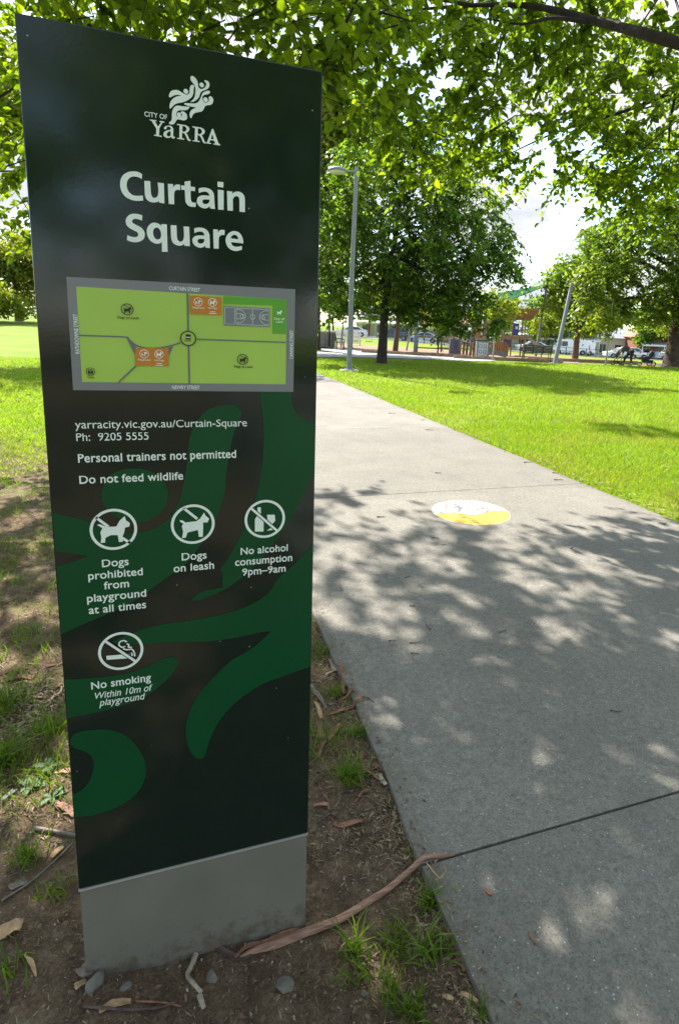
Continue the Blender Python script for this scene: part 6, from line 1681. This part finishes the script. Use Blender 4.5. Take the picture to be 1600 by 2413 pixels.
bark("narrow tan leaf below the large tan plate", [(-.390, 1.276), (-.369, 1.248), (-.352, 1.212)], [.003, .012, .003], M_barktan, .4, .004, cat="leaf", name="fallen_leaf", seed=9)
bark("long red-brown bark strip at the left edge, lower one", [(-.80, 2.490), (-.703, 2.545), (-.645, 2.528)], [.012, .022, .016], M_barkred, .6, .006, seed=10)
bark("long red-brown bark strip at the left edge, upper one", [(-.81, 2.565), (-.752, 2.606), (-.68, 2.616)], [.012, .020, .010], M_barkred, .6, .006, seed=11)
bark("red-brown bark strip running behind the sign's left edge", [(-.615, 2.612), (-.52, 2.62), (-.43, 2.63)], [.010, .018, .012], M_barkred, .6, .006, seed=12)
bark("grey-green leaf lying among the left tufts", [(-.58, 1.835), (-.555, 1.884)], [.012, .018], mat("leaf_greygreen", (.14, .17, .13), .6, var=.15), .3, .01, cat="leaf", name="fallen_leaf", seed=13)
bark("tan dead leaf hanging over the slanting twig", [(-.388, 1.548), (-.364, 1.584)], [.010, .020, .006], M_barktan, .35, .008, cat="leaf", name="fallen_leaf", seed=14)
# along the strip of soil between sign and path
for lab, pts, wd, m, cu in [
    ("upright-lying brown bark strip on the path edge, halfway up", [(.614, 2.265), (.609, 2.186), (.587, 2.071)], [.016, .024, .012], M_barkred, .6),
    ("grey-purple bark strip close to the sign's right edge", [(.473, 2.185), (.483, 2.1), (.500, 2.017)], [.014, .024, .010], M_barkgrey, .6),
    ("pale tan bark strip beside the grey-purple one", [(.463, 2.07), (.468, 2.018), (.467, 1.954)], [.008, .018, .016], M_barktan, .45),
    ("brown bark strip pointing across the soil to the path", [(.482, 1.973), (.541, 1.977), (.601, 1.981), (.647, 2.006)], [.010, .020, .014, .008], M_barkred, .6),
    ("long brown bark quill slanting up from the sign's edge", [(.409, 1.742), (.444, 1.805), (.491, 1.856), (.532, 1.912)], [.008, .012, .028, .005], M_barkred, .55),
    ("hooked brown bark strip beside the tuft at the path edge", [(.575, 1.735), (.552, 1.69), (.553, 1.63), (.583, 1.585)], [.008, .014, .014, .007], M_barkred, .6),
    ("cream bark sliver against the path edge", [(.591, 1.602), (.594, 1.578), (.597, 1.554)], [.012, .018, .014], M_twig, .35),
    ("ragged orange-brown bark piece on the dark soil", [(.396, 1.466), (.429, 1.452), (.485, 1.446)], [.012, .022, .012], M_barkred, .5),
    ("small pinkish bark piece near the sign's lower right edge", [(.350, 1.546), (.400, 1.541)], [.010, .016], M_barkpink, .5),
    ("small dark bark piece below the pinkish one", [(.366, 1.490), (.398, 1.511)], [.010, .012], M_barkdk, .5),
    ("short red bark piece overlapping the path edge", [(.560, 2.044), (.632, 2.060)], [.010, .016], M_barkred, .5),
    ("cream strip of bark lying along the path edge", [(.593, 2.356), (.597, 2.27), (.612, 2.245)], [.010, .016, .008], M_twig, .5),
    ("whitish bark strip crossing the edge strips", [(.548, 2.230), (.603, 2.266)], [.010, .012], M_twig, .4),
    ("thin brown bark curl under the soil tuft", [(.478, 1.519), (.512, 1.545), (.545, 1.544)], [.006, .010, .006], M_barkred, .6),
    ("brown bark strip lodged along the lower path edge", [(.600, 1.073), (.604, 1.015), (.597, .965)], [.006, .010, .006], M_barkred, .5),
    ("dark red bark piece by the grass near the sign, farther up", [(.455, 2.68), (.53, 2.62), (.56, 2.55)], [.012, .020, .010], M_barkred, .6)]:
    bark(lab, pts, wd, m, cu, .006, seed=hash(lab) % 1000 if False else len(lab))
twig("dark twig reaching from the soil onto the path", [(.647, 2.006), (.67, 1.991), (.687, 1.957)], .0032, .0015, M_barkdk)
twig("fine straw hooked beside the end of the long strip", [(.613, 1.238), (.622, 1.205), (.631, 1.187), (.655, 1.200), (.657, 1.217)], .0018, .0010, M_barktan)
bark("orange leaf in the lower right of the soil", [(.528, .939), (.551, .925)], [.004, .012, .004], M_barktan, .3, .004, cat="leaf", name="fallen_leaf", seed=31)
bark("larger orange leaf touching the path edge at the bottom", [(.573, .932), (.602, .900)], [.005, .014, .004], M_barktan, .35, .004, cat="leaf", name="fallen_leaf", seed=32)
bark("small brown curled leaf on the near slab", [(.736, 1.122), (.750, 1.103)], [.005, .014, .006], M_barkred, .4, .002, cat="leaf", name="fallen_leaf", seed=33)
bark("thin orange-red bark sliver on the near slab", [(.788, .988), (.793, .952)], [.003, .007, .003], M_barkred, .4, .002, seed=34)
# little twigs scattered on the path
rr = random.Random(9)
for i, (x, y) in enumerate([(.811, 2.966), (1.125, 2.7), (1.137, 2.434), (.988, 2.345), (.961, 2.258), (1.468, 2.32), (.896, 2.391), (1.602, 1.656), (1.227, 3.042), (3.364, 9.536), (3.674, 8.761), (3.389, 7.879), (5.701, 9.671),
                            (2.467, 5.417), (3.619, 4.935), (1.661, 3.638), (1.68, 3.494), (2.565, 3.227), (3.697, 3.517), (1.411, 4.167), (3.8, 7.112), (3.735, 5.707), (3.82, 6.3), (3.78, 5.2), (3.84, 7.8)]):
    L_ = rr.uniform(.03, .07) * (1 if y < 4 else 2.2); a = rr.uniform(-.5, .5) + (PI / 2 if rr.random() < .15 else 0)
    d = Vector((math.cos(a), math.sin(a), 0)) * L_
    t = twig("small dark twig lying on the concrete path", [(x, y), (x + d.x * .5, y + d.y * .5 + rr.uniform(-.006, .006)), (x + d.x, y + d.y)], .0026 if y < 4 else .005, .0014, M_barkdk, lift=.001)
    t['group'] = "twigs on the path"
tag(bpy.data.objects[t.name])
# stones
def stone(label, x, y, s, seed, m=M_stone, flat=.6):
    import bmesh
    r = random.Random(seed); bm = bmesh.new(); bmesh.ops.create_icosphere(bm, subdivisions=3, radius=1)
    ax = [Vector((r.uniform(-1, 1), r.uniform(-1, 1), r.uniform(-1, 1))).normalized() for _ in range(12)]; cut = [r.uniform(.42, .78) for _ in ax]
    for v in bm.verts:
        for a_, c in zip(ax, cut):
            d = v.co.dot(a_)
            if d > c: v.co -= a_ * (d - c) * .9
        v.co = Vector((v.co.x * s[0], v.co.y * s[1], v.co.z * s[2]))
    me = bpy.data.meshes.new("stone"); bm.to_mesh(me); bm.free()
    o = link_mesh("stone", me, m); o.location = (x, y, ground_at(x, y) + s[2] * .45); o.rotation_euler = (r.uniform(-.2, .2), r.uniform(-.2, .2), r.uniform(0, 6))
    return tag(o, label, "stone")
stone("angular dark stone in front of the left base corner", -.222, 1.168, (.030, .023, .022), 3)
stone("flat bluish stone in the soil, bottom middle", .020, 1.120, (.020, .015, .011), 5)
stone("knobbly grey stone in the soil right of the stick", .178, 1.058, (.026, .019, .013), 7)
stone("small grey stone against the sign's front base", .226, 1.172, (.011, .008, .010), 8)
stone("small grey stone beside the long bark strip's middle", .180, 1.170, (.009, .007, .007), 9)
stone("tiny grey stone among the lower grass blades", .355, 1.000, (.009, .008, .006), 10)
stone("half-buried slate-coloured stone under the left corner", -.165, 1.150, (.015, .011, .006), 11)
bark("grey bark plate leaning on the left base corner", [(-.262, 1.178), (-.238, 1.196), (-.205, 1.205)], [.026, .034, .026], M_barkgrey, .35, .022, seed=41)
bark("orange bark chip beside the left corner stone", [(-.268, 1.168), (-.246, 1.178)], [.016, .012], M_barktan, .4, .004, seed=42)

# tufts of grass that stand alone
def tuft(label, x, y, n, h, wd, spread, seed, m=None, lean=1.0):
    r = np.random.default_rng(seed)
    q = r.normal(size=(n, 2)) * spread
    P = np.stack([q[:, 0], q[:, 1], np.array([soil_z(x + a, y + c) for a, c in q]) - soil_z(x, y)], 1)
    me = grass_object("grass_tuft", P, r, h, wd, GM2, lean, 2)
    o = link_mesh("grass_tuft", me, m or GM2); o.location = (x, y, soil_z(x, y))
    return tag(o, label, "grass tuft")
for a in [("round bright tuft alone on the soil, mid height beside the path", .497, 1.624, 130, .060, .0042, .024, 1), ("small tuft against the path edge above the round tuft", .582, 1.838, 70, .035, .0035, .016, 2),
          ("tuft under the upright-lying bark strip", .555, 2.09, 60, .045, .004, .02, 3), ("loose grass between bark strips near the sign", .515, 1.82, 60, .03, .0035, .035, 4),
          ("long-bladed tuft beside the long bark strip", .364, 1.100, 26, .075, .0055, .012, 5), ("dense tuft in the corner of the path below the long strip", .588, 1.150, 90, .045, .0040, .014, 6),
          ("wide tuft halfway between strip and bottom edge", .470, 1.080, 90, .040, .0042, .030, 7), ("broad-bladed tuft beside the path, lower right", .545, 1.035, 60, .055, .0060, .020, 8),
          ("low sprawling tuft left of the broad-bladed one", .355, 1.040, 50, .035, .0048, .024, 9), ("trailing tuft in the lower right soil", .420, .985, 60, .038, .0046, .020, 10),
          ("bright tuft at the bottom edge of the soil", .450, .930, 60, .040, .0048, .016, 11), ("small tuft squeezed against the path at the bottom", .592, .878, 24, .035, .004, .010, 12),
          ("tiny tuft above the end of the long strip", .597, 1.300, 24, .026, .0032, .012, 13), ("yellowish tuft at the upper path edge", .565, 2.42, 60, .04, .004, .03, 14),
          ("tall tuft at the left edge of the photo", -.70, 2.33, 120, .075, .005, .035, 15), ("bright tuft on the left beside the leaf", -.635, 2.03, 110, .085, .0055, .03, 16),
          ("tuft against the sign's left edge, upper", -.505, 2.15, 70, .08, .005, .03, 17), ("tuft left of the slanting twig", -.447, 1.568, 80, .05, .004, .022, 18),
          ("small tuft below the slanting twig", -.352, 1.431, 50, .035, .0035, .022, 19), ("bent grass at the lower left corner", -.41, 1.245, 26, .06, .0055, .02, 20)]:
    tuft(*a)
# broad-leaved weeds
def weed(label, x, y, n, L_, seed):
    r = random.Random(seed); root = empty("dandelion_weed", (x, y, soil_z(x, y)), 0, label, "weed")
    for k in range(n):
        a = 2 * PI * k / n + r.uniform(-.3, .3); l = L_ * r.uniform(.7, 1.2); ri = r.uniform(.25, .55)
        vs = []; fs = []; m_ = 9
        for i in range(m_ + 1):
            t = i / m_; w_ = l * .19 * math.sin(PI * min(t * 1.02, 1)) ** .8 * (1 + .35 * math.sin(i * 3.1)); c = Vector((math.cos(a), math.sin(a), 0)) * l * t
            z = ri * l * (t - t * t * .9) + .004; sd = Vector((-math.sin(a), math.cos(a), 0))
            vs += [c + sd * w_ + Vector((0, 0, z + w_ * .4)), c + Vector((0, 0, z)), c - sd * w_ + Vector((0, 0, z + w_ * .4))]
        for i in range(m_): fs += [(i * 3, i * 3 + 1, i * 3 + 4, i * 3 + 3), (i * 3 + 1, i * 3 + 2, i * 3 + 5, i * 3 + 4)]
        MB().add(vs, fs, True).build("leaf", GM_weed, root)
GM_weed = mat("weed_leaf", (.035, .10, .012), .65, var=.3, scale=30)
weed("broad-leaved weed left of the sign, lower one", -.512, 1.875, 7, .055, 1)
weed("broad-leaved weed against the sign's left edge", -.435, 1.80, 5, .042, 2)
weed("broad-leaved weed behind the other two", -.475, 1.955, 6, .048, 3)

# chips, straw and crumbs of bark over the soil
def litter(n, seed, fn, smin, smax, ratio, m, name, label, tilt=.35):
    r = np.random.default_rng(seed)
    x, y = fn(r, n)
    ok = (x < .607) & ~((np.abs(x - .003) < .255) & (y > 1.178) & (y < 1.285))
    x, y = x[ok], y[ok]; n = len(x)
    z = np.array([soil_z(a, c) for a, c in zip(x, y)]) + .002
    L_ = (smin + (smax - smin) * r.uniform(size=n) ** 2.2)
    a = r.uniform(0, 2 * PI, n); d = np.stack([np.cos(a), np.sin(a), r.normal(size=n) * tilt], 1); d = unit(d)
    s = unit(np.stack([-np.sin(a), np.cos(a), r.normal(size=n) * tilt * 1.4], 1))
    w_ = L_ * ratio * r.uniform(.5, 1.5, n)
    P = np.stack([x, y, z], 1)
    D = d * L_[:, None] / 2; S_ = s * w_[:, None] / 2; up = np.array([0, 0, 1.0])[None] * (w_ * .35)[:, None]
    V = np.stack([P - D, P - D * .3 + S_ + up, P + D, P + D * .2 - S_ + up * .5], 1).reshape(-1, 3)
    o = link_mesh(name, np_mesh(name, V, 4, np.arange(n * 4).reshape(n, 4)), m)
    return tag(o, label, "litter", kind='stuff')
IM = island_mat("bark_crumbs", [(.035, .022, .016), (.09, .052, .034), (.16, .085, .05), (.26, .17, .10), (.07, .05, .04), (.34, .26, .17)])
IMs = island_mat("straw", [(.16, .12, .07), (.30, .23, .13), (.42, .33, .20), (.22, .15, .085)])
def wide(r, n):
    y = .72 + 6.5 * r.uniform(size=n) ** 2.0
    return -y * .36 + r.uniform(size=n) * (.62 + y * .36), y
def edge(r, n):
    y = .8 + 5.0 * r.uniform(size=n) ** 1.5
    return .60 - np.abs(r.normal(size=n)) * .05, y
litter(17000, 1, wide, .003, .014, .45, IM, "leaf_litter", "crumbs of bark and leaf strewn over the soil")
litter(6000, 2, wide, .006, .030, .10, IMs, "straw_litter", "fine straw strewn over the soil")
litter(3200, 3, edge, .006, .032, .16, IMs, "edge_litter", "straw and bark gathered along the path edge")
litter(2400, 4, edge, .005, .026, .35, IM, "edge_litter", "brown bark crumbs gathered along the path edge")
def spill(r, n):
    y = .8 + 5 * r.uniform(size=n) ** 1.3
    return .612 + np.abs(r.normal(size=n)) * .035 * (1 + .6 * np.sin(y * 9)), y
def litter_path(n, seed, m, smin, smax, ratio, label):
    r = np.random.default_rng(seed); x, y = spill(r, n); P = np.stack([x, y, 0 * x + .002], 1)
    V, F = leaf_geom(P, r, smax, ratio, 0); V = V.reshape(-1, 4, 3); V[:, :, 2] = .0015 + (V[:, :, 2] - .002) * .12 + .002; V[:, :, 2] = np.maximum(V[:, :, 2], .0008)
    tag(link_mesh("edge_litter", np_mesh("edge_litter", V.reshape(-1, 3), 4, F), m), label, "litter", kind='stuff')
litter_path(420, 21, IM, .004, .016, .4, "brown crumbs spilt from the soil onto the path edge")
litter_path(140, 22, IMs, .01, .035, .12, "straw spilt from the soil onto the path edge")
def front(r, n):
    y = .70 + 1.3 * r.uniform(size=n) ** 1.2
    return -.40 * y + r.uniform(size=n) * (.6 + .40 * y), y
litter(9000, 8, front, .0018, .007, .7, IM, "soil_crumbs", "small crumbs of soil, bark and grit around the sign base")
litter(1500, 9, front, .006, .022, .3, IM, "leaf_litter", "brown bark chips around the sign base")
litter(500, 10, front, .003, .009, .9, island_mat("grit", [(.22, .20, .18), (.36, .34, .30), (.14, .13, .12), (.5, .47, .42)]), "grit", "pale grit specks in the soil")
def far_soil(r, n):
    y = 1.6 + 6 * r.uniform(size=n) ** 1.2
    return -y * .36 + r.uniform(size=n) * (.3 + y * .33), y
def side(r, n):
    y = 1.35 + 4.5 * r.uniform(size=n) ** 1.4
    return .27 + r.uniform(size=n) * .33, y
litter(3500, 11, side, .006, .034, .22, IM, "leaf_litter", "brown bark and leaf scraps between the sign and the path")
litter(2200, 12, side, .008, .04, .12, IMs, "straw_litter", "straw scraps between the sign and the path")
litter(9000, 6, far_soil, .012, .05, .11, IMs, "straw_litter", "dry straw and bark lying over the soil left of the sign")
def lit_patch(r, n):
    return -.62 + r.normal(size=n) * .12, 2.33 + r.normal(size=n) * .10
litter(900, 5, lit_patch, .015, .06, .22, IMs, "straw_litter", "pale straw heap left of the sign")
IMl = island_mat("lawn_leaf_litter", [(.20, .13, .06), (.34, .24, .12), (.12, .07, .04), (.42, .36, .24)])
r_ = np.random.default_rng(77); n_ = 900
y_ = r_.uniform(3, 16, n_); x_ = 3.9 + np.abs(r_.normal(size=n_)) * .35 * np.where(r_.uniform(size=n_) < .6, .3, 7)
def lawn_l(r, n): return x_, y_
P = np.stack([x_, y_, gz(x_, y_) + .012], 1)
V_, F_ = leaf_geom(P, r_, .05, .35, .0)
V_ = V_.reshape(-1, 4, 3); V_[:, :, 2] = P[:, None, 2] + (V_[:, :, 2] - P[:, None, 2]) * .3; V_ = V_.reshape(-1, 3)
tag(link_mesh("leaf_litter", np_mesh("leaf_litter", V_, 4, F_), IMl), "brown fallen leaves caught in the lawn and its edge", "litter", kind='stuff')
